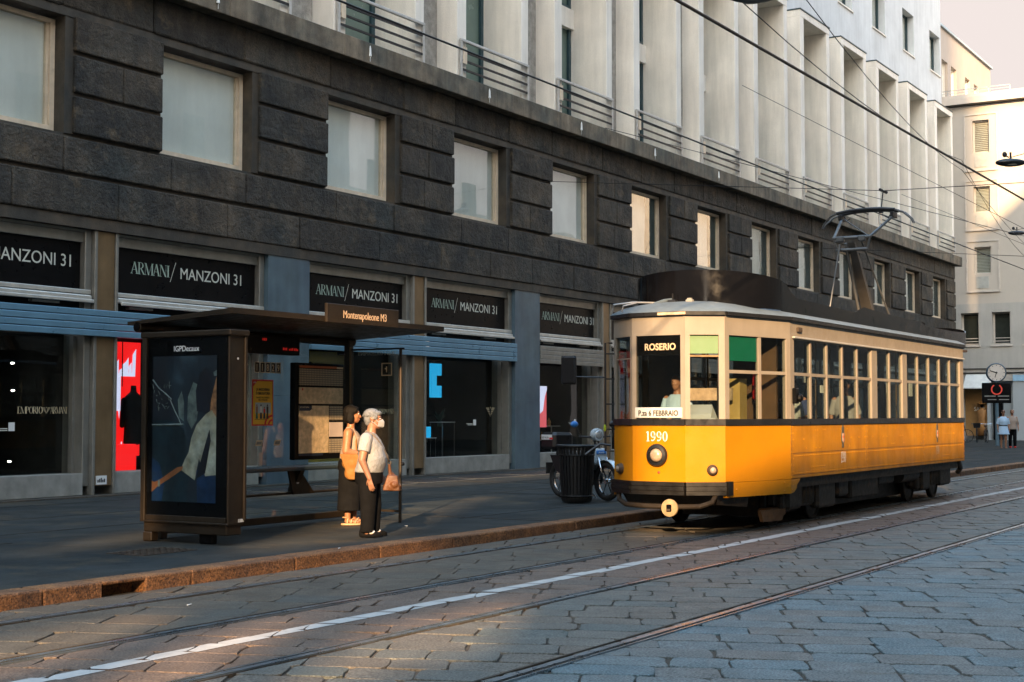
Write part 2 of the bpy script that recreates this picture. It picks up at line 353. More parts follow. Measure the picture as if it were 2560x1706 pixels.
M['leather'] = mat('brown_leather', (.19,.068,.02), .5, var=.25, vs=8, bump=.3, bs=25)
M['strap'] = mat('grey_brown_strap', (.16,.13,.105), .6)
M['sandal'] = mat('tan_sandal', (.42,.25,.13), .6)
M['lightblue'] = mat('light_blue_cloth', (.38,.52,.66), .8, var=.08, vs=6, bump=.4, bs=12)
M['rubber'] = mat('tyre_rubber', (.012,.012,.012), .75)
M['chrome'] = mat('chrome', (.60,.60,.60), .12, 1.0, var=.05)
M['scooter'] = mat('pale_scooter_paint', (.46,.53,.57), .28, .15, var=.05, coat=.6)
M['blue'] = mat('blue_plastic', (.03,.16,.45), .35)
M['binblack'] = mat('black_bin_iron', (.012,.012,.012), .5, .3, var=.3, vs=8)
M['wire'] = mat('overhead_wire', (.018,.018,.020), .55, .3)
M['gold'] = mat('gold_glass', (.62,.40,.14), .25, .7)
M['ledred'] = mat('lit_red_display', (.5,.01,.01), .5, emis=(1,.012,.012), es=.30, var=0)
M['ledwhite'] = mat('lit_white_display', (.6,.6,.7), .5, emis=(.75,.76,1), es=.27, var=0)
M['ledblue'] = mat('lit_blue_display', (.02,.3,.5), .5, emis=(.02,.42,.80), es=.25, var=0)
M['ledpink'] = mat('lit_pink_display', (.5,.1,.12), .5, emis=(.9,.14,.16), es=.22, var=0)
M['lamp'] = mat('lit_spot', (1,1,1), .5, emis=(1,.92,.8), es=6, var=0)
M['oryellow'] = mat('ochre_backdrop', (.50,.34,.06), .6, var=.08, vs=2)
# ------------------------------------------------------------------ ground, road, pavement, rails
KERB_Y, PAV_Z, FAC_Y = 9.76, 0.13, 20.0
g = MB(); g.quad((-150,-150,-.017),(400,-150,-.017),(400,300,-.017),(-150,300,-.017)); struct(g.build('ground', M['mortar']))

# one stone paving sheet: separate stones, each with its own tilt and worn edges, in skewed running bond
def stone_mat(name, c0, c1, c2):
    m = mat(name, c0, .62, var=.20, vs=2.2, bump=.9, bs=45, fine=.6, fs=60, spec=.28, bd=.010, dirt=((.10,.075,.05), 1.6, .58, .6))
    nt = m.node_tree; N = nt.nodes; L = nt.links
    g = N.new('ShaderNodeNewGeometry'); cr = N.new('ShaderNodeValToRGB'); e = cr.color_ramp.elements
    e[0].color = (*c0,1); e[1].color = (*c2,1); e[1].position = 1.0; x = e.new(.45); x.color = (*c1,1); x = e.new(.8); x.color = (*c0,1)
    L.new(g.outputs['Random Per Island'], cr.inputs[0])
    rgb = [n for n in N if n.type == 'RGB'][0]
    for l in list(rgb.outputs[0].links): L.new(cr.outputs[0], l.to_socket)
    return m
M['stone'] = stone_mat('paving_stone', (.112,.146,.152), (.130,.128,.116), (.098,.142,.155))
M['stone_m'] = stone_mat('paving_stone_grey', (.110,.113,.100), (.128,.110,.088), (.095,.110,.102))
M['stone_b'] = stone_mat('paving_stone_brown', (.128,.094,.073), (.146,.105,.078), (.112,.092,.075))
M['stone_k'] = stone_mat('paving_stone_worn', (.092,.080,.062), (.106,.082,.058), (.078,.075,.064))
A1, A2 = R(27), R(112)                      # short joints, long joints
e1 = Vector((math.cos(A2), math.sin(A2))); e2 = Vector((math.cos(A1), math.sin(A1)))
def clip_band(poly, y0, y1):
    for s, lim in ((1, y0), (-1, -y1)):
        out = []
        for i in range(len(poly)):
            a, b = poly[i], poly[(i+1) % len(poly)]
            da, db = s*a[1]-lim, s*b[1]-lim
            if da >= 0: out.append(a)
            if da*db < 0:
                t = da/(da-db); out.append(tuple(a[k]+(b[k]-a[k])*t for k in range(2)))
        poly = out
        if len(poly) < 3: return []
    return poly
def clip_half(poly, y, keep_below):
    return clip_band(poly, -1e4, y) if keep_below else clip_band(poly, y, 1e4)
def pave(mb, ya, yb, xa, xb, LEN, HGT, seed, lines=(), gap=.005, rough=1.0):
    rnd = random.Random(seed); far = max(abs(xa),abs(xb))+40
    nrow = int(2*far/HGT)
    for r in range(-nrow//2, nrow//2):
        sh = rnd.random()*LEN; t = -far
        o = e2*(r*HGT)
        while t < far:
            ln = LEN*rnd.uniform(.62, 1.35); c = o + e1*(t+sh+ln/2)
            t += ln
            if c.x < xa-1 or c.x > xb+1 or c.y < ya-1 or c.y > yb+1: continue
            a = o + e1*(t-ln+sh); hz = HGT
            sk = rnd.uniform(-.06,.06)
            P = [a + e1*gap + e2*gap, a + e1*(ln-gap) + e2*gap, a + e1*(ln-gap+sk*.3) + e2*(hz-gap), a + e1*(gap+sk*.3) + e2*(hz-gap)]
            # a worn outline: corners rounded off, edges wander a little
            Q = []
            for i in range(4):
                p, q, w = P[i], P[(i+1)%4], P[i-1]
                j = lambda s: Vector((rnd.uniform(-s,s), rnd.uniform(-s,s)))
                Q.append(tuple(p + (w-p).normalized()*rnd.uniform(.02,.06) + j(.008)))
                Q.append(tuple(p + (q-p).normalized()*rnd.uniform(.02,.06) + j(.008)))
                Q.append(tuple(p + (q-p)*.5 + j(.009)))
            if sum(Q[i][0]*Q[(i+1)%12][1]-Q[(i+1)%12][0]*Q[i][1] for i in range(12)) < 0: Q.reverse()
            Q = clip_band(Q, ya, yb)
            if len(Q) < 3: continue
            cx = sum(p[0] for p in Q)/len(Q); cy = sum(p[1] for p in Q)/len(Q)
            if cx < xa or cx > xb: continue
            z = -rnd.random()**2*.007*rough; tx, ty = rnd.uniform(-.011,.011)*rough, rnd.uniform(-.011,.011)*rough
            H = lambda p: min(z + (p[0]-cx)*tx + (p[1]-cy)*ty, .004)
            ins = lambda p, k: (cx+(p[0]-cx)*k, cy+(p[1]-cy)*k)
            n = len(Q)
            top = [(*ins(p,.972), H(p)) for p in Q]; mid = [(*ins(p,.99), H(p)-.004) for p in Q]; low = [(*p, -.045) for p in Q]
            fs = [tuple(range(2*n, 3*n))]
            for k in (0, n):
                for i in range(n): fs.append((k+i, k+(i+1)%n, k+n+(i+1)%n, k+n+i))
            mb.add(low+mid+top, fs)
            for (l0, l1, lmb) in lines:
                q = clip_band([ins(p,.985) for p in Q], l0+rnd.uniform(-.006,.006), l1+rnd.uniform(-.006,.006))
                if len(q) > 2: lmb.add([(p[0], p[1], H(p)+.0035) for p in q], [tuple(range(len(q)))])
line = MB(); s1 = MB(); s2 = MB(); s3 = MB(); s4 = MB()
pave(s1, -3.0, 4.66, 2, 62, .54, .36, 3); pave(s4, 4.66, 6.22, 2, 62, .54, .36, 8)
pave(s3, 6.22, 7.70, 2, 62, .56, .36, 9, lines=((6.95, 7.11, line),))
struct(s3.build('road_between_rails', M['stone_b'])); struct(s4.build('road_in_track', M['stone_m']))
pave(s2, 7.70, KERB_Y-.01, 2, 62, .74, .48, 5, gap=.005, rough=.6)
road = struct(s1.build('road', M['stone']))
struct(s2.build('road_kerbside', M['stone_k']))
struct(line.build('road_marking', M['paint']))

# grooved tram rails let into the stones
def tram_rail(y, flip, label):
    s = -1 if flip else 1
    t = thing('tram_rail', label, 'tram rail', (0, y, 0), group='grooved tram rails')
    wig = lambda x: .0
    def strip(name, a, b, z0, z1, m):
        mb = MB(); mb.box(-12, 110, min(a,b), max(a,b), z0, z1); return mb.build(name, m, t, local=True)
    strip('railhead', -.028*s, .028*s, -.05, .011, M['steel'])
    strip('groove', .029*s, .062*s, -.05, -.004, M['rail_rust'])
    strip('lip', .063*s, .080*s, -.05, .009, M['steel'])
    mb = MB(); rnd = random.Random(int(y*100))
    for sd, w in ((-1,.022),(1,.016)):
        x = -12
        while x < 60:
            d = rnd.uniform(.2,.7); a = (.031 if sd*s < 0 else .083)
            mb.box(x, x+d, sd*s*a if sd*s*a < sd*s*(a+w) else sd*s*(a+w*rnd.uniform(.5,1.2)), sd*s*(a+w*rnd.uniform(.5,1.2)), -.05, .0065); x += d
    mb.build('packing', M['mortar'], t, local=True)
tram_rail(9.16, False, 'steel tram rail running closest to the kerb')
tram_rail(7.74, True, 'steel tram rail beside the white painted line, on its kerb side')
tram_rail(6.22, False, 'steel tram rail beside the white painted line, on the open road side')
tram_rail(4.66, True, 'steel tram rail farthest from the kerb, lowest across the road')

# pavement and kerb
p = MB(); p.box(-20, 82, KERB_Y+.31, FAC_Y+6, -.05, PAV_Z-.004); struct(p.build('pavement', M['asphalt']))
k = MB(); rnd = random.Random(4); x = -20.0
while x < 52:
    d = rnd.uniform(1.35, 1.75); y = KERB_Y + rnd.uniform(-.006,.006)
    if x < 9.15 < x+d:   # the stone with the drain slot
        k.box(x, 9.02, y, KERB_Y+.30, -.05, PAV_Z, .014); k.box(9.03, 9.52, y, KERB_Y+.30, .098, PAV_Z, .01); k.box(9.03, 9.52, y+.16, KERB_Y+.29, -.05, .097)
        k.box(9.53, x+d-.006, y, KERB_Y+.30, -.05, PAV_Z, .014)
    else: k.box(x, x+d-.012, y, KERB_Y+.30, -.05, PAV_Z+rnd.uniform(-.004,.004), .016)
    x += d
struct(k.build('kerb', M['kerb']))
j = MB()
for y, a, b in ((13.6,-10,11.2),(14.6,-10,70),(16.6,-10,70),(18.9,-10,70),(11.4,17.2,48)): j.box(a, b, y, y+.03, PAV_Z-.02, PAV_Z+.002)
for xx, a, b in ((10.2,13.6,19.5),(13.5,16.6,19.5),(17.4,KERB_Y+.4,16.6),(19.5,14.6,19.5),(23.2,KERB_Y+.4,14.6),(27.0,14.6,19.5),(31.5,11.4,16.6)): j.box(xx, xx+.03, a, b, PAV_Z-.02, PAV_Z+.0025)
struct(j.build('pavement_joint', M['joint']))
# glass-block lights over the basement, in frames let into the pavement along the shop front
gi = 0
for xx in (18.9, 21.2, 23.5, 25.8, 28.1, 30.4, 32.7):
    o = thing('pavement_grate', ['dark glass-block pavement grate nearest the shelter box, under the first shop window', 'second dark pavement grate from the left in front of the shop windows', 'third dark pavement grate, behind the shelter bench', 'fourth dark pavement grate, behind the two women', 'fifth dark pavement grate, right of the shelter end glass', 'sixth dark pavement grate, below the shop window with the blue display', 'seventh dark pavement grate, nearest the parked scooter'][gi], 'pavement grate', (xx, 18.0, PAV_Z), group='glass-block grates in the pavement'); gi += 1
    fr = MB(); fr.box(0, 2.0, 0, 1.25, -.03, .003); fr.build('frame', M['alu'], o, local=True)
    gr = MB()
    for a in range(8):
        for b in range(5): gr.box(.06+a*.24, .06+a*.24+.20, .05+b*.24, .05+b*.24+.20, -.02, .007)
    gr.build('glass_block', M['grate'], o, local=True)
mh = MB(); mh.box(8.6, 9.9, 13.2, 14.0, PAV_Z-.02, PAV_Z+.004)
for a in range(13):
    for b in range(8): mh.box(8.64+a*.095, 8.70+a*.095, 13.23+b*.095, 13.29+b*.095, PAV_Z+.003, PAV_Z+.010)
tag(mh.build('manhole_cover', M['rail_rust']), 'chequered iron cover in the pavement left of the shelter', 'manhole cover')
mh = MB(); mh.box(10.9, 11.7, 11.2, 11.75, PAV_Z-.02, PAV_Z+.004)
for a in range(8):
    for b in range(5): mh.box(10.94+a*.095, 11.0+a*.095, 11.23+b*.1, 11.29+b*.1, PAV_Z+.003, PAV_Z+.010)
tag(mh.build('manhole_cover', M['rail_rust']), 'small iron cover in the pavement just before the shelter box', 'manhole cover')
# cross street and the raised far pavement
f = MB(); f.box(56, 130, -8, 40, -.05, .11); f.box(54, 56, -8, 19.4, -.05, .05); struct(f.build('far_pavement', M['asphalt']))
c = MB()
for px, py, rz in ((12.6,9.95,.4),(15.6,11.2,1.2),(9.0,8.7,.2)):
    v = Vector((math.cos(rz),math.sin(rz),0)); z = (PAV_Z if py>KERB_Y else 0)+.006; a = Vector((px,py,z))
    cc = MB(); cc.tube([a-v*.03, a+v*.03], .006, 6)
    tag(cc.build('cigarette_end', M['white']), {12.6:'white cigarette end on the reddish kerb',15.6:'white cigarette end on the asphalt near the women',9.0:'white scrap on the stones beside the kerbside rail'}[px], 'cigarette end')
# ------------------------------------------------------------------ the stone building with the shops
B = thing('corner_building', 'long dark granite shop building with white stone upper floors', 'building', (48, FAC_Y, 0))
WX = [5.1, 10.0, 14.85, 19.77, 24.77, 29.77, 34.70, 39.62, 44.5, 49.35, 54.17, 59.05, 63.85, 68.8, 73.54]   # left edges of the granite windows
WW, WZ0, WZ1 = 2.58, 6.62, 8.66
X0, X1 = 2.0, 78.0
rnd = random.Random(11)
w = MB()   # granite wall: rusticated courses, each stone its own block
def course(z0, z1, y0, xs, ch=.02, depth=.5):
    for a, b in zip(xs[:-1], xs[1:]):
        w.box(a+.004, b-.004, y0+rnd.uniform(-.012,.012), FAC_Y+depth, z0, z1, ch)
def joints(a, b, step, ph):
    xs = [a]; x = a+ph
    while x < b-.5: xs.append(x+rnd.uniform(-.1,.1)); x += step*rnd.uniform(.85,1.15)
    return xs+[b]
Yb = FAC_Y - .05
course(5.17, 5.84, Yb, joints(X0, X1, 2.55, 1.3)); course(5.92, 6.54, Yb, joints(X0, X1, 2.5, .6))
course(8.86, 9.56, Yb, joints(X0, X1, 2.6, 1.9), .03)
for i, xl in enumerate(WX):
    xr = WX[i+1] if i+1 < len(WX) else X1
    a, b = xl+WW+.18, xr-.0
    if i == len(WX)-1: b = X1
    for z0, z1 in ((6.62,7.28),(7.36,8.02),(8.10,8.72)):
        mid = a+(b-a)*rnd.uniform(.4,.6)
        course(z0, z1, Yb-.03, [a, mid, b] if rnd.random() < .55 else [a, b])
for z0, z1 in ((6.62,7.28),(7.36,8.02),(8.10,8.72)): course(z0, z1, Yb-.03, [X0, WX[0]])
w.build('granite_wall', M['granite'], B)
w = MB()   # smooth members: bed of the wall behind the courses, window surrounds, string course
def band(z0, z1, y): w.box(X0, X1, y, FAC_Y+.6, z0, z1)
band(4.95, 5.16, FAC_Y-.02); band(5.16, 5.93, FAC_Y+.03); band(5.93, 6.60, FAC_Y+.028); band(8.70, 8.86, FAC_Y-.015); band(8.862, 9.55, FAC_Y+.03)
for i, xl in enumerate(WX):
    xr = WX[i+1] if i+1 < len(WX) else X1
    w.box(xl+WW, xr, FAC_Y+.0, FAC_Y+.6, 6.602, 8.70)
w.box(X0, WX[0], FAC_Y, FAC_Y+.6, 6.602, 8.70)
w.box(X1-.6, X1, FAC_Y+.61, FAC_Y+30, 0, 9.55)
w.build('granite_band', M['granite_smooth'], B)
c = MB(); xs = joints(X0, X1+.35, 3.2, 1.0)
for a, b in zip(xs[:-1], xs[1:]): c.box(a+.003, b-.003, FAC_Y-.36, FAC_Y+.5, 9.56, 10.04, .012)
c.box(X1+.001, X1+.35, FAC_Y+.51, FAC_Y+30, 9.56, 10.04)
c.build('cornice', M['cornice'], B)
for i, xl in enumerate(WX):      # the square windows of the granite storey
    p = MB(); p.box(xl, xl+WW, FAC_Y+.36, FAC_Y+.38, WZ0, WZ1); wo = p.build('window', M['blind'], B)
    f = MB(); q = .085; y0, y1 = FAC_Y+.25, FAC_Y+.355
    f.box(xl+.01, xl+WW-.01, y0, y1, WZ0+.002, WZ0+q+.03); f.box(xl+.01, xl+WW-.01, y0, y1, WZ1-q, WZ1-.002)
    f.box(xl+.01, xl+q, y0, y1, WZ0+q+.03, WZ1-q); f.box(xl+WW-q-.03, xl+WW-.01, y0, y1, WZ0+q+.03, WZ1-q)
    for a in (.035, .06): f.box(xl+WW-q-.03-a, xl+WW-q-.03-a+.02, y0+.03, y1, WZ0+q+.03, WZ1-q)
    f.build('frame', M['winframe'], wo)
    if i >= 7:  # dark part of a reflection, put in as a coloured strip behind the pane
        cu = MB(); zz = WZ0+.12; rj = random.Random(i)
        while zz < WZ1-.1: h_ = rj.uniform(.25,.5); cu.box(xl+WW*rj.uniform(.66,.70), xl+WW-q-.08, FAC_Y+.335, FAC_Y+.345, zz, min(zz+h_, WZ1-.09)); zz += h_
        cu.build('pane_reflection', M['pane_reflection'], wo)
    gl = MB(); gl.box(xl+q, xl+WW-q-.07, FAC_Y+.30, FAC_Y+.306, WZ0+q+.03, WZ1-q); gl.build('pane', M['winglass'], wo)
# light fittings hung under the cornice
for xx in (20.9, 25.85, 30.9, 35.8, 40.6, 45.6):
    l = MB(); l.lathe((xx, FAC_Y-.39, 9.72), [(.008,.24),(.022,.18),(.03,.05),(.036,0),(.01,-.01),(.004,-.12)], seg=10); l.build('cornice_light', M['white'], B)

# upper floors
YW = FAC_Y + .62
BX = [20.06+4.962*k for k in range(-3, 12)]
FW = 3.5; Z0, Z1 = 10.04, 17.90
zt = 30.0
for k, x in enumerate(BX):       # boxed-out bays: fins and head slab
    xr = x+FW; u = MB()
    u.box(x, x+.42, FAC_Y, YW+.72, Z0, Z1-.28, .012); u.box(xr-.36, xr, FAC_Y, YW+.72, Z0, Z1-.28, .012)
    u.box(x, xr, FAC_Y-.01, YW+.72, Z1-.278, Z1, .012); u.build('bay_frame', M['plaster'], B)
for k, x in enumerate(BX):
    a, b = x+FW+.001, (BX[k+1] if k+1 < len(BX) else X1+.2)-.001
    t = MB(); t.box(a, b, YW, YW+.5, Z0, Z1); t.build('travertine_strip', M['travertine'], B)
# upper wall with square holes
tw = [x+.18-4.962*0 for x in [BX[-2]-.9-4.9*k for k in range(13)]]
tw = sorted([76.05-4.93*k for k in range(15)]); TZ0, TZ1, TW = 19.92, 22.05, 2.0
u2 = MB(); u2.box(X0, X1+.3, YW-.02, YW+.6, Z1+.002, TZ0); u2.box(X0, X1+.3, YW-.02, YW+.6, TZ1, 31.0)
prev = X0
for x in tw:
    if x-prev > .05: u2.box(prev, x, YW-.02, YW+.6, TZ0, TZ1)
    prev = x+TW
u2.box(prev, X1+.3, YW-.02, YW+.6, TZ0, TZ1); u2.box(X1-.3, X1+.3, YW+.61, YW+28, 10.045, 31.0)
u2.build('upper_wall', M['plaster_up'], B)
for x in BX: dl = MB(); dl.box(x-.02, x+FW+.02, FAC_Y-.035, YW-.021, Z1+.001, Z1+.05); dl.build('bay_flashing', M['teal_dark'], B)
for x in tw[4:]:
    p = MB(); p.box(x, x+TW, YW+.42, YW+.44, TZ0, TZ1); wo = p.build('window', M['blind'], B)
    f = MB(); f.box(x+.001, x+.07, YW+.33, YW+.41, TZ0, TZ1); f.box(x+TW-.09, x+TW-.001, YW+.30, YW+.41, TZ0, TZ1); f.box(x+.07, x+TW-.09, YW+.33, YW+.41, TZ1-.08, TZ1-.002); f.build('frame', M['teal_dark'], wo)
    s = MB(); s.box(x-.05, x+TW+.05, YW-.08, YW+.32, TZ0-.06, TZ0+.002); s.build('sill', M['plaster'], wo)
    gl = MB(); gl.box(x+.08, x+TW-.1, YW+.37, YW+.375, TZ0+.01, TZ1-.09); gl.build('pane', M['winglass'], wo)
for k, x in enumerate(BX):      # deep glazing of each bay
    yb = YW + .60
    for z0, z1 in ((10.05, 13.35), (13.95, 17.2)):
        p = MB(); p.box(x+.42, x+FW-.36, yb+.08, yb+.1, z0, z1); wo = p.build('bay_window', M['green_glass'], B)
        f = MB(); f.box(x+.421, x+FW-.361, yb, yb+.07, z0, z0+.14); f.box(x+FW-.50, x+FW-.361, yb, yb+.07, z0+.14, z1); f.build('frame', M['teal_dark'], wo)
    s = MB(); s.box(x+.42, x+FW-.36, yb-.10, yb+.1, 13.35, 13.95); s.build('spandrel', M['plaster'], B)
    s = MB(); s.box(x+.42, x+FW-.36, yb-.10, yb+.1, 17.2, 17.62); s.build('spandrel', M['plaster'], B)
    rb = MB(); xa, xb, y = x+.05, x+FW-.08, FAC_Y-.06
    rb.box(xa, xa+.08, y-.025, y+.025, 10.04, 11.06); rb.box(xb-.08, xb, y-.025, y+.025, 10.04, 11.06); rb.box(xa, xb, y-.035, y+.035, 11.06, 11.13, .01)
    ro = rb.build('balcony_railing', M['rail_steel'], B)
    bs = MB()
    for z in (10.33, 10.56, 10.79): bs.box(xa+.081, xb-.081, y-.02, y+.02, z, z+.05)
    bs.build('bar', M['rail_dark'], ro)
    pl = MB(); pl.box(xa+.10, xa+.26, y-.04, y-.014, 10.50, 10.93); pl.build('plate', M['winframe'], ro)

# ---- ground floor: granite pillars, bronze posts, shop windows
WP = [(12.98,14.30),(22.90,24.24),(32.80,34.10),(42.75,44.05),(52.6,53.9),(62.5,63.8),(72.4,73.7)]
NP = [8.55, 18.50, 28.42, 38.10, 48.2, 58.1, 68.0]
YS = FAC_Y + .10
for a, b in WP + [(X0, 4.2), (76.5, X1)]:
    pg = MB(); pg.rings([[(x,y,z) for x,y in ((a,FAC_Y),(b,FAC_Y),(b,FAC_Y+.9),(a,FAC_Y+.9))] for z in (.10,1.997)]+[[(x,y,z) for x,y in ((a+.004,FAC_Y+.004),(b-.004,FAC_Y+.004),(b,FAC_Y+.9),(a,FAC_Y+.9))] for z in (2.0,2.006)]+[[(x,y,z) for x,y in ((a,FAC_Y),(b,FAC_Y),(b,FAC_Y+.9),(a,FAC_Y+.9))] for z in (2.009,4.945)])
    pg.build('granite_pillar', M['granite_blue'], B)
for x in NP:
    pn = MB(); pn.box(x-.21, x+.21, FAC_Y+.05, FAC_Y+.4, .32, 4.945, .006); po_ = pn.build('bronze_post', M['bronze'], B)
    for s in (-1, 1):
        pj = MB(); pj.box(x+s*.215, x+s*.285, FAC_Y+.02, FAC_Y+.5, .16, 4.943, .008); pj.build('trim', M['alu'], po_)
pb = MB()
for xx in range(2, 78, 2): pb.box(xx+.003, xx+1.997, FAC_Y-.10, FAC_Y+.9, .0, .16+.0, .01)
pb.build('plinth', M['granite_smooth'], B)
pd = MB(); pd.box(18.33, 18.58, FAC_Y+.035, FAC_Y+.052, .34, .50); pd.build('number_plate', M['white'], B)
pd = MB(); 
for q in range(5): pd.box(18.36+q*.038, 18.385+q*.038, FAC_Y+.03, FAC_Y+.036, .38, .38+.08*(.6+.4*((q*7)%3)/2))
pd.build('plate_print', M['ink'], B)
edges = sorted([(a,b) for a,b in WP] + [(x-.285, x+.285) for x in NP] + [(2.0, 4.2), (76.5, 78.0)])
shops = []
for (a0,b0),(a1,b1) in zip(edges[:-1], edges[1:]): shops.append((b0, a1))
def letters(txt_x, zb, y, wdt, m1=M['sign_text2'], m2=M['sign_text']):
    a, wa = serif_mb('ARMANI', .225, (txt_x, y, zb), (1,0,0), (0,0,1), .004, .86, 1.17)
    a.build('serif_lettering', m1, cur)
    sl, _ = serif_mb('/', .27, (txt_x+wa-.01, y, zb-.02), (1,0,0), (0,0,1), .004, 1.0, 1.7); sl.build('slash', m2, cur)
    tm = text_mb('MANZONI 31', .315, (txt_x+1.28, y-.002, zb-.005), (1,0,0), (0,0,1), .004, fit=1.74); tm.build('lettering', m2, cur)
for si, (a, b) in enumerate(shops):
    left_narrow = any(abs(a-(x+.285)) < .01 for x in NP)
    wide = b-a
    # where the frame stands beside a wide pillar it leaves a metal reveal
    ra = .02 if left_narrow else .08
    rb_ = .16
    cur = None
    f = MB(); y0, y1 = YS+.05, YS+.55
    f.box(b-.21, b-.151, y0+.17, y0+.27, .552, 3.02); f.box(b-.15, b-.001, y0-.04, y1, .32, 4.94, .01); f.box(a+.001, a+ra, y0, y1, .32, 4.94)
    f.box(a+ra, b-rb_+.008, y0+.02, y1, 4.72, 4.90); f.box(a+.002, b-.002, y0-.03, y1, 4.901, 4.946)
    fo = f.build('shop_window', M['alu'], B)
    rail = MB(); rail.box(a+.002, b-.002, y0-.05, y1-.1, 3.775, 3.86, .01); rail.box(a+.02, b-.02, y0-.10, y0-.051, 3.66, 3.76, .02); rail.box(a+.08, b-.02, y0-.15, y0-.101, 3.62, 3.68, .01)
    rail.build('awning_rail', M['alu_bright'], fo)
    for xa_ in (a+.35, a+wide*.66): aw = MB(); aw.box(xa_, xa_+.6, y0-.05, y0+.05, 3.575, 3.615); aw.build('awning_arm', M['alu'], fo)
    bx = MB(); bx.box(a+.002, b-.002, y0+.10, y1, 3.50, 3.774); bx.build('shutter_box', M['black'], fo)
    sp = MB(); sp.box(a+ra+.001, b-rb_+.008, YS+.14, YS+.30, 3.862, 4.719); cur = sp.build('sign_panel', M['black'], fo)
    if 14 < a < 38: letters(a+.50, 4.265, YS+.135, 3.02)
    elif a < 38: letters(a+.50, 4.265, YS+.135, 3.02)
    lv = MB()
    if not (a > 34):
        for q in range(4): lv.box(a-.30 if left_narrow else a+.002, b+.28 if not left_narrow else b-.002, y0-.22, y0-.12, 3.02+q*.122, 3.02+q*.122+.108, .008)
    else:
        for q in range(4): lv.box(a+.002, b-.002, y0-.18, y0-.12, 3.02+q*.122, 3.02+q*.122+.115, .008)
    lv.build('louvre', M['louvre'] if a < 34 else M['alu'], fo)
    sl = MB(); sl.box(a+.002, b-rb_+.005, YS-.02, YS+.5, .165, .55, .006); sl.build('stall_riser', M['sill'], fo)
    gl = MB(); gl.box(a+ra, b-rb_, YS+.36, YS+.372, .552, 3.02); gl.build('pane', M['shopglass'], fo)
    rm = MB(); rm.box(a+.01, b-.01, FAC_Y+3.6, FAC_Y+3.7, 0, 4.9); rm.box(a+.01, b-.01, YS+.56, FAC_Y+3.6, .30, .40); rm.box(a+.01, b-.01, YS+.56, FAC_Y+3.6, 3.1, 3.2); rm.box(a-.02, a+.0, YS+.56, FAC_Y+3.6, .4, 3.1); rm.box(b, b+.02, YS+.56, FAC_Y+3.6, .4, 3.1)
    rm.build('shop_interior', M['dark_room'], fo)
# gilt writing and small white notices on the panes
def eagle(cx, z, h, y, right=(1,0,0)):
    mb = MB(); n = 6
    for q in range(n):
        t = q/(n-1); zz = z + h/2 - h*t
        o, i = (1-t*.92)*h*1.0, (.30-t*.30)*h
        for s in (-1, 1):
            mb.add([(cx+s*i, y, zz), (cx+s*o, y, zz), (cx+s*(o-.10*h), y, zz-h*.10), (cx+s*i*.8, y, zz-h*.10)], [(0,1,2,3)] if s > 0 else [(3,2,1,0)])
    mb.box(cx-.05*h, cx+.05*h, y-.001, y+.001, z+.42*h, z+.62*h)
    return mb
yp = YS+.355
a, wdt = serif_mb('EMPORIO', .12, (16.90, yp, 1.625), (1,0,0), (0,0,1), .003, .78, 1.16)
a.build('gilt_lettering', M['gold_text'], B); eagle(17.535, 1.68, .10, yp).build('eagle_emblem', M['gold_text'], B)
a, wdt = serif_mb('ARMANI', .12, (17.62, yp, 1.625), (1,0,0), (0,0,1), .003, .78, .92); a.build('gilt_lettering', M['gold_text'], B)
a, wdt = serif_mb('EMPORIO', .12, (27.06, yp, 1.625), (1,0,0), (0,0,1), .003, .78, 1.16); a.build('gilt_lettering', M['gold_text'], B)
eagle(27.70, 1.68, .10, yp).build('eagle_emblem', M['gold_text'], B)
a, wdt = serif_mb('ARMANI', .12, (27.79, yp, 1.625), (1,0,0), (0,0,1), .003, .78, .92); a.build('gilt_lettering', M['gold_text'], B)
eagle(32.28, 1.68, .22, yp).build('eagle_emblem', M['gold_text'], B)
for x, z in ((16.72,1.32),(31.45,1.33),(36.83,1.33)):
    q = MB(); q.box(x, x+.13, yp-.004, yp, z, z+.15); q.build('notice', M['white'], B)
    q = MB(); q.box(x-.32, x-.02, yp-.003, yp, z+.035, z+.05); q.box(x-.26, x-.02, yp-.003, yp, z+.005, z+.02); q.build('notice_lettering', M['sign_text'], B)

# ---- the shop displays behind the glass
d = thing('window_display', 'lit red and white splattered display in the shop window left of the shelter', 'shop display', (19.9, FAC_Y+1.1, .4))
p = MB(); p.box(-.75, .5, 0, .05, .4, 2.62); p.build('lit_panel', M['ledred'], d, local=True)
sp = MB(); rnd = random.Random(2)
sp.box(-.70, -.02, -.012, -.002, 1.28, 2.0); 
for q in range(12):
    x = -.68+q*.085; hh = rnd.uniform(.1,.5); y = -.013-.0004*q
    sp.add([(x,y,1.95),(x+.09,y,1.95),(x+.07+rnd.uniform(0,.06),y,2.0+hh),(x+.02,y,1.98+hh*.8)], [(0,1,2,3)])
    sp.add([(x,y,1.30),(x+.05,y,1.30),(x+.03,y,1.28-rnd.uniform(.05,.4))], [(0,2,1)])
for q in range(20): sp.ell((rnd.uniform(-.7,.45), -.012, rnd.uniform(.5,2.55)), rnd.uniform(.008,.02), .006, rnd.uniform(.012,.04), 8, 5)
sp.build('splash', M['ledwhite'], d, local=True)
mq = MB(); mq.box(.0, .012, -.03, -.014, 1.75, 2.62); mq.build('split', M['black'], d, local=True)
mn = thing('mannequin', 'black clothed headless mannequin before the red lit display', 'mannequin', (20.08, FAC_Y+.95, .45))
q = MB(); q.loft([(0,0,0,.20,.18),(0,0,.02,.20,.18),(0,0,.04,.03,.03),(0,0,.55,.03,.03),(0,0,.6,.22,.13),(0,0,.9,.20,.13),(0,0,1.3,.25,.14),(0,0,1.5,.20,.11),(0,0,1.6,.06,.06),(0,0,1.72,.05,.05)]); q.build('torso', M['blackcloth'], mn, local=True, smooth=50)
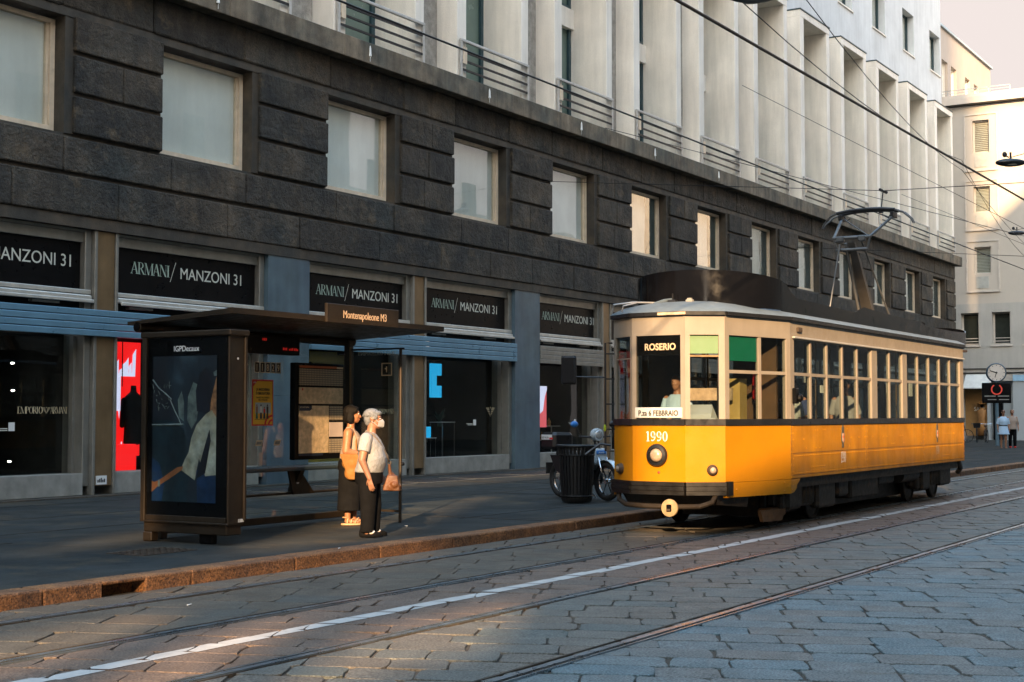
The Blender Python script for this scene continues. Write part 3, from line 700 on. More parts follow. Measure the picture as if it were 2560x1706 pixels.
q = MB(); q.cap((-.23,0,1.42),(-.30,-.02,.95),.07,.05); q.cap((.23,0,1.42),(.30,-.02,.95),.07,.05); q.build('sleeve', M['blackcloth'], mn, local=True, smooth=True)
q = MB(); q.box(-.3,.22,-.02,.16,.0,.62,.01); q.xform(Matrix.Translation((19.75, FAC_Y+.75, .42))); tag(q.build('display_plinth', M['ledred']), 'glowing red plinth at the foot of the black mannequin', 'plinth')
# blue lit letter
q = MB(); q.prism_y([(0,0),(.46,0),(.46,.30),(.24,.30),(.24,.56),(.46,.56),(.46,.86),(0,.86)], 0, .06); q.xform(Matrix.Translation((29.89, FAC_Y+.70, 2.04))); tag(q.build('lit_letter', M['ledblue']), 'lit blue block letter E behind the shop pane', 'lit letter')
def side_table(x, w_, h_, label, top=M['white']):
    o = thing('glass_table', label, 'display table', (x, FAC_Y+.95, .40), group='glass display tables in the shop window')
    q = MB(); q.box(0, w_, 0, .4, h_-.015, h_); q.build('tabletop', top, o, local=True)
    for a in (.02, w_-.02):
        for b in (.02, .38):
            q = MB(); q.cyl((a,b,0), .008, h_-.015, seg=8); q.build('leg', M['chrome'], o, local=True)
    return o
side_table(29.95, .55, .62, 'low glass display table under the lit blue letter')
side_table(30.75, .6, 1.02, 'taller glass display table right of the lit blue letter')
q = MB(); q.box(29.98, 30.32, FAC_Y+1.0, FAC_Y+1.3, 1.025, 1.30, .01); tag(q.build('gift_box', M['ledblue']), 'glowing light blue box on the low glass table', 'box')
rnd = random.Random(9)
for x, zb, lab in ((30.35, 1.02, 'dark green leafy plant behind the low glass table'), (31.0, 1.42, 'dark green leafy plant on the taller glass table')):
    q = MB()
    for i in range(46):
        a = rnd.uniform(0, 6.28); l = rnd.uniform(.12,.34); c0 = Vector((x, FAC_Y+1.2, zb)); e = Vector((math.cos(a)*l*.6, math.sin(a)*l*.4, l*rnd.uniform(.5,1.2))); s = Vector((-math.sin(a),math.cos(a),0))*.028
        q.add([c0+e*.3, c0+e*.7+s, c0+e, c0+e*.7-s], [(0,1,2,3)])
    q.cyl((x,FAC_Y+1.2,zb-.12), .06, .14, seg=10)
    tag(q.build('potted_plant', mat('dark_leaf', (.02,.06,.045), .45, var=.3, vs=9)), lab, 'plant')
for x, z, lab in ((32.95,2.30,'small bright spot lamp glowing deep in the shop behind the upper pane'),(32.9,1.25,'small bright spot lamp glowing low in the shop, under the notice'),(32.85,.72,'lowest small bright spot lamp glowing behind the shop pane with the eagle'),(17.75,2.55,'small bright spot lamp behind the dark pane at the left edge'),(17.77,2.05,'middle small spot lamp behind the dark pane at the left edge'),(17.72,.75,'lowest small spot lamp behind the dark pane at the left edge')):
    q = MB(); q.lathe((x, FAC_Y+1.6, z), [(.004,.0),(.012 if z!=2.30 else .035,.0),(.016 if z!=2.30 else .042,.06),(.004,.08)], 'y', 12); tag(q.build('spot_lamp', M['lamp']), lab, 'spot lamp')
# ochre backdrops in the window behind the timetable
for xa, xb, za, zb, yy, lab in ((25.35,26.35,2.80,3.05,.9,'ochre panel hung high in the shop window behind the timetable'),(25.75,27.0,2.45,3.0,1.15,'larger ochre panel hung behind the first in the shop window'),(25.4,27.1,.42,1.25,1.0,'low ochre panel with dark slots in the shop window behind the bench')):
    q = MB(); q.box(xa, xb, FAC_Y+yy, FAC_Y+yy+.03, za, zb); tag(q.build('ochre_board', M['oryellow']), lab, 'board')
# perfume shelf and pink poster in the last bay
q = MB(); q.box(35.05, 35.70, FAC_Y+.72, FAC_Y+.76, 1.25, 2.42); lp = tag(q.build('lit_poster', M['ledpink']), 'lit pink and white poster at the left edge of the last shop window', 'poster')
q = MB(); q.prism_y([(0,0),(.2,.1),(.3,.5),(.42,.7),(.42,.2+.6),(0,.8)], -.01, .0); q.xform(Matrix.Translation((35.28, FAC_Y+.715, 1.62))); q.build('white_patch', M['ledwhite'], lp)
o = thing('bottle_shelf', 'thin metal display shelf of golden bottles in the last shop window', 'shelf', (35.5, FAC_Y+.8, .32))
for z in (.55, .95):
    q = MB(); q.box(0, 1.15 if z > .8 else .9, 0, .3, z, z+.015); q.build('shelf_board', M['alu_bright'], o, local=True)
for x in (.02, .86):
    q = MB(); q.box(x, x+.02, .13, .16, 0, .95); q.build('upright', M['alu_bright'], o, local=True)
rnd = random.Random(6); nb = 0
places = ['on the lower shelf, leftmost','on the lower shelf, second from the left','on the lower shelf, third from the left','on the lower shelf, at its right end','on the upper shelf, leftmost','on the upper shelf, second from the left','on the upper shelf, third from the left','on the upper shelf, at its right end']
for z in (.565, .965):
    for x in (.08, .28, .46, .70):
        q = MB(); r = .04+.012*(nb % 3); hh = .13+.05*((nb*5) % 3)
        q.lathe((35.5+x, FAC_Y+.93, .32+z), [(.002,0),(r,0),(r,hh*.7),(r*.35,hh*.8),(r*.4,hh),(.002,hh)], seg=10)
        tag(q.build('perfume_bottle', M['gold']), 'small golden bottle '+places[nb], 'bottle', 'golden bottles on the shop shelf'); nb += 1
# ------------------------------------------------------------------ the tram shelter
SH = thing('tram_shelter', 'brown metal and glass tram stop shelter with an advertising box', 'shelter', (12.2, 11.2, PAV_Z))
sx0, sx1, sy0, sy1 = 12.2, 12.46, 11.22, 12.58      # the advertising box, across the pavement
b = MB()
b.box(sx0+.02, sx1-.02, sy0+.03, sy1-.02, .42, 2.50)
ab = b.build('advertising_box', M['black'], SH)
f = MB()
f.box(sx0-.02, sx0+.05, sy1-.07, sy1, .37, 2.52, .008); f.box(sx0, sx1, sy0, sy0+.029, .36, 2.52, .008); f.box(sx1-.018, sx1+.03, sy0-.02, sy0+.06, .40, 2.51, .01)
f.box(sx0-.03, sx1+.04, sy0-.04, sy1+.02, 2.501, 2.57, .012)
f.box(sx0-.012, sx0+.019, sy0+.03, sy1-.08, .38, .44, .004)
f.box(sx0+.01, sx1+.0, sy0+.03, sy1-.03, .24, .375, .012); f.box(sx0-.02, sx1, sy0+.0, sy1+.0, .355, .378, .006)
f.build('frame', M['brown'], ab)
ft = MB(); ft.box(sx0, sx0+.12, sy1-.17, sy1-.03, PAV_Z, .239, .012); ft.build('foot', M['brown'], SH)
ft = MB(); ft.box(sx1-.2, sx1-.10, sy0+.3, sy0+.5, PAV_Z, .239, .012); ft.build('foot', M['black'], SH)
gl = MB(); gl.box(sx0-.003, sx0+.004, sy0+.03, sy1-.08, .44, 2.49); gl.build('pane', glass('display_pane', (.85,.87,.87), .35), ab)
# backlit poster: a motorbike rider seen from behind, pale shirt, dark street
def screen_mat():
    m = bpy.data.materials.new('poster_print'); m.use_nodes = True; nt = m.node_tree; N = nt.nodes; L = nt.links; b = N['Principled BSDF']; b.inputs['Roughness'].default_value = .4
    tc = N.new('ShaderNodeTexCoord'); nz = N.new('ShaderNodeTexNoise'); nz.inputs['Scale'].default_value = 2.2; nz.inputs['Detail'].default_value = 3; L.new(tc.outputs['Object'], nz.inputs['Vector'])
    cr = N.new('ShaderNodeValToRGB'); e = cr.color_ramp.elements; e[0].position=.34; e[0].color=(.003,.004,.006,1); e[1].position=.75; e[1].color=(.016,.030,.040,1); x=e.new(.55); x.color=(.004,.008,.012,1)
    L.new(nz.outputs['Fac'], cr.inputs[0]); L.new(cr.outputs[0], b.inputs['Base Color']); L.new(cr.outputs[0], b.inputs['Emission Color']); b.inputs['Emission Strength'].default_value = .25
    return m
PX = sx0+.012
def pu(u, v, d=0): return (PX - d, sy1-.16 - u*(sy1-sy0-.36), .60 + v*1.68)     # u left to right, v upwards on the poster face
s = MB(); s.quad(pu(0,0), pu(1,0), pu(1,1), pu(0,1)); po = s.build('poster', screen_mat(), ab)
def pmat(n, c, e=.45, v=.35, vs=5, tint=None): return mat(n, c, .5, var=v, vs=vs, tint=tint, emis=None)
def patch(name, pts, m, d):
    q = MB(); q.add([pu(u, v, d) for u, v in pts], [tuple(range(len(pts)))]); return q.build(name, m, po)
E1 = mat('print_pale', (.32,.35,.29), .5, var=.55, vs=5, tint=(.24,.21,.11)); E2 = mat('print_arm', (.22,.085,.03), .5, var=.3, vs=6); E3 = mat('print_blue', (.003,.022,.065), .5, var=.5, vs=4)
E4 = mat('print_dark', (.004,.005,.010), .5, var=.5); E5 = mat('print_ginger', (.25,.12,.05), .5, var=.6, vs=12); E6 = mat('print_grey', (.09,.12,.11), .5, var=.9, vs=4); E7 = mat('print_bluegrey', (.005,.017,.025), .5, var=.6, vs=3)
patch('print', [(0,.0),(.55,0),(.62,.3),(.5,.5),(.3,.56),(0,.56)], E7, .001)
patch('print', [(.72,.0),(1,0),(1,.24),(.7,.22)], E3, .0012)
patch('print', [(0,0),(.16,0),(.2,.12),(.12,.26),(0,.3)], E3, .0013)
patch('print', [(.55,.56),(.62,.50),(.70,.56),(.74,.70),(.72,.80),(.64,.82),(.56,.72)], E6, .0014)
patch('print', [(.42,.58),(.5,.55),(.5,.68),(.46,.76),(.40,.7)], E6, .0015)
patch('print', [(.70,.62),(.90,.60),(.96,.72),(.94,.86),(.84,.92),(.74,.88),(.68,.76)], E4, .0016)
patch('print', [(.90,.60),(1,.58),(1,.86),(.96,.78),(.92,.70)], E5, .0018)
patch('print', [(.96,.86),(1,.86),(1,.90),(.95,.885)], E6, .0019)
patch('shirt_print', [(.46,.22),(.68,.15),(.74,.30),(.84,.18),(1,.19),(1,.58),(.93,.63),(.84,.60),(.70,.53),(.62,.44),(.58,.34),(.52,.29)], E1, .002)
patch('print', [(.70,.16),(.80,.34),(.90,.50),(.92,.42),(.84,.20)], E4, .0024)
patch('arm_print', [(0,.06),(.09,.10),(.28,.155),(.48,.22),(.50,.245),(.40,.235),(.12,.145),(.04,.13),(0,.14)], E2, .0022)
patch('print', [(.10,.10),(.135,.10),(.13,.15),(.10,.145)], E6, .0026)
q = MB()
q.tube([pu(.28,.70,.003), pu(.36,.62,.003), pu(.42,.57,.003), pu(.46,.525,.003)], .006, 5); q.tube([pu(.0,.84,.003), pu(.1,.78,.003), pu(.2,.745,.003), pu(.3,.705,.003)], .008, 5)
rnd = random.Random(3)
for i in range(26):
    a = (rnd.uniform(0,.3), rnd.uniform(.64,.80)); q.tube([pu(*a,.003), pu(a[0]+rnd.uniform(-.04,.04), a[1]+rnd.uniform(-.03,.03), .003)], .004, 4)
q.tube([pu(.0,.525,.003), pu(.5,.53,.003)], .012, 5)
q.build('chrome_print', E6, po)
tm = text_mb('IGPDecaux', .092, (sx0-.006, sy1-.50, 2.335), (0,-1,0), (0,0,1), .002, sx=.95); tm.build('lettering', M['white'], ab)
tm = text_mb('11800', .05, (sx0+.16, sy0-.004, .385), (1,0,0), (0,0,1), .002, sx=.8, bold=.002); tm.build('lettering', M['white'], ab)
bo = MB(); bo.cyl((sx0+.14, sy0-.006, 2.24), .014, .006, 'y', 10); bo.build('bolt', M['rail_steel'], ab)
# roof: thin slab falling towards the shops, with its gutter tube
yb, yf, xl, xr = 12.78, 11.12, 12.14, 16.36
r = MB(); r.hull([(xl,yf,2.745),(xr,yf,2.745),(xr,yb,2.66),(xl,yb,2.66)], [(xl,yf,2.81),(xr,yf,2.81),(xr,yb,2.70),(xl,yb,2.70)]); r.build('roof', M['brown'], SH)
r = MB(); r.tube([(xl-.0, yb-.16, 2.635), (xr-.1, yb-.16, 2.635)], .062, 14); r.tube([(xl+.10, yb-.16, 2.58), (xl+.10, yb-.16, 2.52)], .02, 8); r.build('gutter', M['brown'], SH)
r = MB(); r.cyl((xl-.012, yb-.16, 2.635), .048, .012, 'x', 14); r.build('gutter_end', M['black'], SH)
sg = MB(); sg.box(13.76, 15.24, yf-.045, yf-.005, 2.735, 2.965, .004); so = sg.build('name_board', M['brown'], SH)
text_mb('Montenapoleone M3', .135, (14.07, yf-.048, 2.80), (1,0,0), (0,0,1), .003, sx=.80).build('lettering', mat('board_lettering', (.62,.42,.26), .6, var=0), so)
for x, y in ((16.12, 12.58), (12.56, 12.60)):
    p = MB(); p.box(x-.05, x+.05, y-.05, y+.05, PAV_Z, 2.66, .01); p.build('post', M['brown'], SH)
p = MB(); p.box(16.06, 16.075, 12.50, 12.525, .3, 2.55); p.build('post_strip', M['bronze'], SH)
gy = 12.60
g1 = MB(); g1.box(12.62, 14.12, gy-.004, gy+.004, .27, 2.60); g1.build('back_pane', M['shglass'], SH)
g1 = MB(); g1.box(14.135, 16.06, gy-.004, gy+.004, .27, 2.60); g1.build('back_pane', M['shglass'], SH)
p = MB(); p.box(12.61, 16.07, gy-.03, gy+.03, .18, .269, .008); p.build('back_rail', M['brown'], SH); p = MB(); p.box(12.61, 16.07, gy-.02, gy+.02, 2.601, 2.64); p.build('back_rail', M['brown'], SH)
p = MB(); p.box(16.09, 16.10, 11.70, 12.53, .30, 2.50); p.build('end_pane', M['shglass'], SH)
p = MB(); p.tube([(16.095, 11.66, PAV_Z), (16.095, 11.66, 2.52)], .022, 10); p.build('end_pole', M['brown'], SH)
p = MB(); p.box(16.08, 16.11, 11.66, 12.55, .27, .298); p.build('end_rail', M['brown'], SH); p = MB(); p.box(16.085, 16.105, 11.60, 12.55, 2.501, 2.525); p.build('end_rail', M['brown'], SH)
p = MB(); p.tube([(16.095, 11.62, .93), (16.02, 11.58, .93)], .03, 8, .012); p.build('knob', M['black'], SH)
ln = MB(); ln.box(12.6, 16.07, 12.34, 12.50, .865, .935, .02); lo = ln.build('leaning_rail', mat('rail_blue', (.06,.09,.11), .35, .4), SH)
ln = MB(); ln.prism_x([(12.35,.864),(12.50,.864),(12.58,.58),(12.52,.55)], 14.82, 14.90)
ln.hull([(14.66,12.40,.864),(14.90,12.40,.864),(14.90,12.44,.864),(14.66,12.44,.864)][::1], [(14.66,12.40,.865),(14.9,12.40,.865),(14.9,12.44,.865),(14.66,12.44,.865)])
ln.prism_y([(14.78,.55),(15.22,.55),(14.92,.864),(14.68,.864)], 12.44, 12.47); ln.build('bracket', M['brown'], lo)
bo = MB(); bo.cyl((14.86, 12.434, .715), .028, .006, 'y', 12); bo.build('bolt', M['rail_steel'], lo)
ln = MB(); ln.tube([(12.6,12.52,.565),(16.07,12.52,.565)], .018, 8); ln.build('foot_bar', M['brown'], SH)
dp = MB(); dp.box(12.9, 14.72, 12.30, 12.42, 2.38, 2.62, .006); do = dp.build('departure_display', M['black'], SH)
q = MB()
rnd = random.Random(5)
for xx, zz in ((13.98,2.55),(14.38,2.44),(14.50,2.44),(14.60,2.44)):
    for i in range(3): q.box(xx+i*.03, xx+i*.03+.018, 12.296, 12.299, zz, zz+rnd.uniform(.02,.035))
q.build('led_digits', mat('dim_led', (.2,.01,.01), .5, var=0, emis=(1,.03,.02), es=.06), do)
# stop number, operator marks, timetable case
tm = text_mb('n°', .14, (13.95, gy-.007, 2.165), (1,0,0), (0,0,1), .001, sx=.8); tm.build('lettering', M['paper'], SH)
for i, ch in enumerate('11829'):
    x = 14.17+i*.105
    q = MB(); q.box(x, x+.092, gy-.007, gy-.005, 2.15, 2.29); no = q.build('number_tile', M['paper'], SH)
    q = MB(); q.box(x+.008, x+.084, gy-.0085, gy-.0071, 2.158, 2.282); q.build('tile_field', M['rail_rust'], no)
    text_mb(ch, .125, (x+.016, gy-.010, 2.175), (1,0,0), (0,0,1), .001, sx=.75, bold=.002).build('digit', M['paper'], no)
q = MB(); q.box(15.86, 15.99, gy+.0, gy+.001, 0, .01); 
for xx in (14.19, 14.55):
    q = MB(); q.add([(xx,gy-.006,1.20),(xx+.12,gy-.006,1.20),(xx+.15,gy-.006,1.27),(xx+.03,gy-.006,1.27)], [(0,1,2,3)]); lo2 = q.build('operator_mark', M['paper'], SH)
    q = MB(); q.add([(xx+.02,gy-.008,1.215),(xx+.115,gy-.008,1.215),(xx+.132,gy-.008,1.255),(xx+.037,gy-.008,1.255)], [(0,1,2,3)]); q.build('mark_field', M['sill'], lo2)
tc_ = MB(); tc_.box(14.86, 15.92, 12.50, 12.59, 1.00, 2.30, .01); to = tc_.build('timetable_case', M['black'], SH)
y = 12.495
def sheet(n, a, b2, c, d2, m): 
    q = MB(); q.box(a, b2, y-.004, y+.003, c, d2); return q.build(n, m, to)
gridm = mat('timetable_print', (.36,.29,.18), .6, var=.1, vs=4)
nt = gridm.node_tree; br = nt.nodes.new('ShaderNodeTexBrick'); br.inputs['Scale'].default_value = 1; br.offset = 0; br.inputs['Brick Width'].default_value = .034; br.inputs['Row Height'].default_value = .030; br.inputs['Mortar Size'].default_value = .006
br.inputs['Color1'].default_value = (.50,.40,.26,1); br.inputs['Color2'].default_value = (.45,.36,.23,1); br.inputs['Mortar'].default_value = (.16,.13,.09,1)
tcn = nt.nodes.new('ShaderNodeTexCoord'); mpn = nt.nodes.new('ShaderNodeMapping'); mpn.inputs['Rotation'].default_value = (R(90),0,0); nt.links.new(tcn.outputs['Object'], mpn.inputs[0]); nt.links.new(mpn.outputs[0], br.inputs['Vector']); nt.links.new(br.outputs[0], nt.nodes['Principled BSDF'].inputs['Base Color'])
mapm = mat('map_print', (.76,.57,.33), .6, var=.25, vs=14, tint=(.58,.43,.24), dirt=((.22,.17,.09), 18, .60, .8))
sheet('title_strip', 14.94, 15.74, 2.235, 2.265, M['orange']); sheet('title_strip', 15.745, 15.88, 2.235, 2.262, M['paper'])
sheet('timetable_sheet', 14.94, 15.88, 2.00, 2.222, gridm); sheet('map_sheet', 14.94, 15.88, 1.75, 1.972, mapm)
sheet('map_sheet', 14.94, 15.57, 1.085, 1.725, mapm)
q = MB(); q.add([(14.94,y-.006,1.655),(15.16,y-.006,1.655),(15.205,y-.006,1.68),(15.205,y-.006,1.725),(14.94,y-.006,1.725)], [(0,1,2,3,4)]); q.build('title_tab', M['navy'], to)
text_mb('RETE NOTTURNA', .026, (14.955, y-.008, 1.695), (1,0,0), (0,0,1), .001, sx=.9).build('lettering', M['paper'], to)
sheet('timetable_sheet', 15.59, 15.88, 1.53, 1.725, gridm); sheet('notice_sheet', 15.59, 15.88, 1.30, 1.50, mat('pink_paper', (.62,.50,.42), .6, var=.08, vs=6)); sheet('timetable_sheet', 15.59, 15.88, 1.08, 1.275, gridm)
sheet('footer_strip', 14.94, 15.45, 1.05, 1.08, M['navy'])
q = MB(); q.ell((15.01, y-.006, 1.945), .014, .003, .018, 8, 5); q.build('red_mark', M['red'], to)
# end pane writing, seen through the glass from behind
for zz, body, sz in ((2.43, 'LINEE E COLLEGAMENTI', .07),):
    text_mb(body, sz, (16.086, 11.74, zz), (0,1,0), (0,0,1), .001, sx=.85).build('lettering', M['sign_text'], SH)
q = MB()
for a0, a1, c0, c1 in ((11.80,11.98,2.14,2.155),(11.80,11.98,2.305,2.32),(11.80,11.815,2.155,2.305),(11.965,11.98,2.155,2.305)): q.box(16.082, 16.086, a0, a1, c0, c1)
q.box(16.082,16.086,11.885,11.90,2.19,2.27); q.box(16.082,16.086,11.90,11.92,2.23,2.25); q.build('stop_symbol', M['paper'], SH)
# the mask poster stuck on the glass
pz0, pz1, px0, px1, y = 1.46, 2.06, 14.12, 14.53, gy-.012
po2 = thing('safety_poster', 'yellow and red mask notice stuck on the shelter glass', 'poster', (px0, y, pz0))
q = MB(); q.box(px0, px1, y, y+.006, pz0, pz1); q.build('sheet', M['red'], po2)
q = MB(); q.box(px0+.018, px1-.018, y-.001, y-.0005, pz0+.018, pz1-.022); q.build('field', M['posteryellow'], po2)
q = MB(); q.add([(px0+.01,y-.002,pz1-.015),(px0+.01,y-.002,pz1-.10),(px0+.10,y-.002,pz1-.015)], [(0,1,2)])
for rr in (.155,.085):
    for p4 in ringp(px1-.018, pz0+.018, rr, rr*.8, rr-.035, (rr-.035)*.8, 90, 180, 8): q.add([(a,y-.002,c) for a,c in p4], [(0,1,2,3)])
q.build('red_corner', M['red'], po2)
text_mb('ATM', .03, (px0+.02, y-.003, pz1-.05), (1,0,.0), (0,0,1), .001, sx=.8).build('lettering', M['white'], po2)
for body, z, s2 in (('LA MASCHERINA', pz1-.145, .047), ('È OBBLIGATORIA', pz1-.195, .047)):
    text_mb(body, s2, ((px0+px1)/2, y-.003, z), (1,0,0), (0,0,1), .001, 'CENTER', .74, .0012).build('lettering', M['ink'], po2)
for body, z, s2 in (('SUI MEZZI ALLE FERMATE', pz1-.245, .030), ('NELLE STAZIONI', pz1-.275, .030)):
    text_mb(body, s2, ((px0+px1)/2, y-.003, z), (1,0,0), (0,0,1), .001, 'CENTER', .76).build('lettering', M['rail_rust'], po2)
q = MB(); q.box(px0+.06, px1-.05, y-.002, y-.0015, pz0+.16, pz0+.30); q.build('picture', mat('print_sky', (.42,.52,.55), .6, var=.05), po2)
fig = [(px0+.09, M['skin'], mat('print_green', (.02,.16,.13), .6)), (px0+.17, M['white'], M['navy']), (px0+.235, M['red'], M['navy']), (px0+.295, M['ink'], M['ink'])]
for i, (fx, m1, m2) in enumerate(fig):
    h0 = .07 if i != 2 else .05
    q = MB(); q.box(fx-.018, fx+.018, y-.003, y-.0022, pz0+.17, pz0+.25 if i != 2 else pz0+.22); q.build('figure_top', m1, po2)
    q = MB(); q.add([(fx-.015,y-.003,pz0+.17),(fx+.015,y-.003,pz0+.17),(fx+.024,y-.003,pz0+.09),(fx-.024,y-.003,pz0+.09)], [(0,1,2,3)]); q.build('figure_bottom', m2, po2)
    q = MB(); q.cyl((fx, y-.0025, (pz0+.265) if i != 2 else pz0+.235), .013, .001, 'y', 10); q.build('figure_head', M['ink'] if i in (1,3) else M['skin'], po2)
q = MB(); q.box(px0+.05, px0+.27, y-.003, y-.0022, pz0+.078, pz0+.083); q.build('ground_line', M['ink'], po2)
# ------------------------------------------------------------------ the tram
TY = 8.45
T = thing('tram', 'old yellow and cream tram running in the kerbside track', 'tram', (24.2, TY, 0))
def mir(pts): return pts + [(x, 2*TY-y) for x, y in reversed(pts)]
XS0, XS1, YSd = 19.36, 28.86, 7.27
def outline(o=0.0):
    """plan of the body, anticlockwise from the rear, o = outset"""
    near = [(30.35+o, 8.05), (30.05+o*.9, 7.62-o*.8), (XS1+.05, YSd-o), (XS0, YSd-o), (17.87-o*.8, 7.62-o*.8), (17.56-o, 8.06)]
    return near
def full(o=0.0):
    n = outline(o); return n + [(x, 2*TY-y) for x, y in reversed(n)]
def ringz(z, o=0.0): return [(x, y, z) for x, y in full(o)]
def panel(mb, a, b, z0, z1, t=.04, out=.0):
    """upright slab on the plan segment a->b (outer face on the line)"""
    a = Vector(a); b = Vector(b); d = (b-a).normalized(); n = Vector((d.y, -d.x))
    if n.dot((a+b)/2 - Vector((24.2, TY))) < 0: n = -n
    p = [a+n*out, b+n*out, b-n*(t-out), a-n*(t-out)]
    if (p[1]-p[0]).cross(p[2]-p[0]) < 0: p.reverse()
    return mb.hull([(q.x,q.y,z0) for q in p], [(q.x,q.y,z1) for q in p])
F = full(); segs = list(zip(F, F[1:]+F[:1]))
# indices: 0 rear-diag near,1 rear taper near,2 side near,3 front taper near,4 front diag near,5 front centre,6 front diag far,7 taper far,8 side far...
ZB, ZBELT, ZW0, ZW1, ZE = .70, 1.46, 1.545, 2.67, 2.93
fb = MB(); sb = MB()
for i, (a, b_) in enumerate(segs):
    if i in (2, 8): panel(sb, a, b_, ZB+.005, ZBELT, .05)
    elif i in (3, 4, 5, 6, 7): panel(fb, a, b_, ZB, ZBELT, .05)
    else: panel(sb, a, b_, ZB, ZBELT, .05)
bd = fb.build('front_apron', M['yellow'], T); sdp = sb.build('side_panel', M['ochre'], T)
sk = MB(); panel(sk, F[7], F[8], .50, ZB-.004, .05, .006); sk.build('skirt', M['yellow'], T)
sk = MB(); panel(sk, F[3], F[4], .50, ZB-.004, .05, .006)
pl = [(XS0-.001,.695),(XS0-.001,.50),(XS0+.12,.515),(XS0+.20,.56),(XS0+.24,.62),(XS0+.32,.66),(XS0+.36,.697)]
sk.prism_y(pl, YSd-.006, YSd+.04)
sk.build('skirt', M['yellow'], T)
bl = MB()
for i, (a, b_) in enumerate(segs): panel(bl, a, b_, ZBELT+.001, ZW0-.001, .09, .022)
bl.build('belt_rail', M['tramblack'], T)
# seams and rivets on the riveted side
sm = MB(); xs = [19.40, 22.75, 26.05, 28.83]
gp = MB()
for x in xs: sm.box(x, x+.035, YSd-.004, YSd-.0, ZB+.046, ZBELT-.004); gp.box(x-.006, x-.0005, YSd-.003, YSd, ZB+.046, ZBELT-.004)
gp.box(XS0+.02, XS1, YSd-.0035, YSd-.0002, 1.055, 1.061); gp.box(XS0+.02, XS1, YSd-.0035, YSd-.0002, ZB+.0455, ZB+.052)
gp.build('seam_line', M['rail_rust'], sdp)
sm.box(XS0+.02, XS1, YSd-.007, YSd-.0005, ZB+.008, ZB+.045); sm.build('seam_strip', M['ochre'], sdp)
rv = MB()
def rivet(x, z, y=YSd-.001, r=.011): rv.lathe((x, y, z), [(r,0),(r*.8,-r*.55),(.0005,-r*.8)], 'y', 6)
x = 19.5
while x < 28.8:
    rivet(x, 1.02); rivet(x, .775); x += .075
for xx in xs:
    z = .8
    while z < 1.44: rivet(xx-.03, z); rivet(xx+.065, z); z += .09
rnd = random.Random(8)
for q in range(40): rivet(19.6+rnd.random()*9, rnd.choice((1.12,1.25,1.38)))
for q in range(14): rivet(20.2+(q%7)*.09, .80+.05*(q//7)); rivet(27.3+(q%7)*.09, .80+.05*(q//7))
struct(rv.build('rivets', M['ochre'], sdp), 'stuff')
rv = MB()
for (x, z) in ((18.02,.66),(18.02,.54),(18.10,.6),(19.2,.66),(19.2,.54),(19.28,.6),(19.42,.62),(19.42,.55)):
    t_ = (x-17.87)/(XS0-17.87); y = 7.62+(7.27-7.62)*min(t_,1); rv.lathe((x, y-.006, z), [(.014,0),(.011,-.008),(.001,-.012)], 'y', 8)
for q in range(13):
    t_ = .05+q*.072; x = 17.87+(XS0-17.87)*t_; y = 7.62-.35*t_; rv.lathe((x, y-.002, .735), [(.008,0),(.006,-.004),(.001,-.006)], 'y', 6)
struct(rv.build('rivets', M['yellow'], bd), 'stuff')
# cream window frame: eaves board, posts, mid bars
ev = MB()
for i, (a, b_) in enumerate(segs): panel(ev, a, b_, ZW1, ZE, .07, .004)
ev.build('eaves_board', M['cream'], T)
def lerp(a, b_, t): return (a[0]+(b_[0]-a[0])*t, a[1]+(b_[1]-a[1])*t)
def post(mb, a, b_, t, w, z0=ZW0, z1=ZW1, d=.07, out=.004):
    L_ = math.dist(a, b_); panel(mb, lerp(a,b_,max(t-w/2/L_,0)), lerp(a,b_,min(t+w/2/L_,1)), z0, z1, d, out)
class Each:
    def __init__(s, n): s.n = n
    def hull(s, lo, hi): return MB().hull(lo, hi).build(s.n, M['cream'], T)
ps = Each('window_post'); thin = Each('window_bar')
near = (F[3], F[2])          # front to rear along the near side
SL = XS1+.05-XS0
def side_posts(a, b_):
    for x0, x1 in ((19.36,19.52),(23.08,23.36),(24.80,25.06),(28.66,28.91)): panel(ps, lerp(a,b_,(x0-XS0)/SL), lerp(a,b_,(x1-XS0)/SL), ZW0, ZW1-.0, .07, .004)
    for x in (20.23,20.94,21.65,22.37,24.08,25.77,26.49,27.21,27.94): panel(thin, lerp(a,b_,(x-.03-XS0)/SL), lerp(a,b_,(x+.03-XS0)/SL), ZW0, ZW1, .05, -.004)
    panel(thin, a, b_, 2.16, 2.205, .045, -.008)
side_posts(F[3], F[2]); side_posts(F[8], F[9])
def end_posts(i, plist, bars=()):
    a, b_ = segs[i]
    for t, w in plist: post(ps, a, b_, t, w)
    for z0, z1, t0, t1 in bars: panel(thin, lerp(a,b_,t0), lerp(a,b_,t1), z0, z1, .045, -.008)
# near front taper (F3->F4), centre etc.
end_posts(3, ((.97,.09),(.03,.08)), ((2.16,2.205,0,1),)); post(thin, F[3], F[4], .47, .06, ZW0, ZW1, .05, -.004)
end_posts(4, ((.06,.10),(.94,.07))); end_posts(5, ((.035,.07),(.965,.06))); end_posts(6, ((.05,.06),(.96,.06)), ((2.36,2.375,0,1),)); end_posts(7, ((.03,.08),(.97,.09),(.5,.06)), ((2.16,2.205,0,1),))
end_posts(1, ((.03,.08),(.97,.09),(.5,.06)), ((2.16,2.205,0,1),)); end_posts(9, ((.03,.08),(.97,.09),(.5,.06)), ((2.16,2.205,0,1),)); end_posts(0, ((.05,.08),(.95,.08))); end_posts(10, ((.05,.08),(.95,.08))); end_posts(11, ((.04,.08),(.96,.08)))
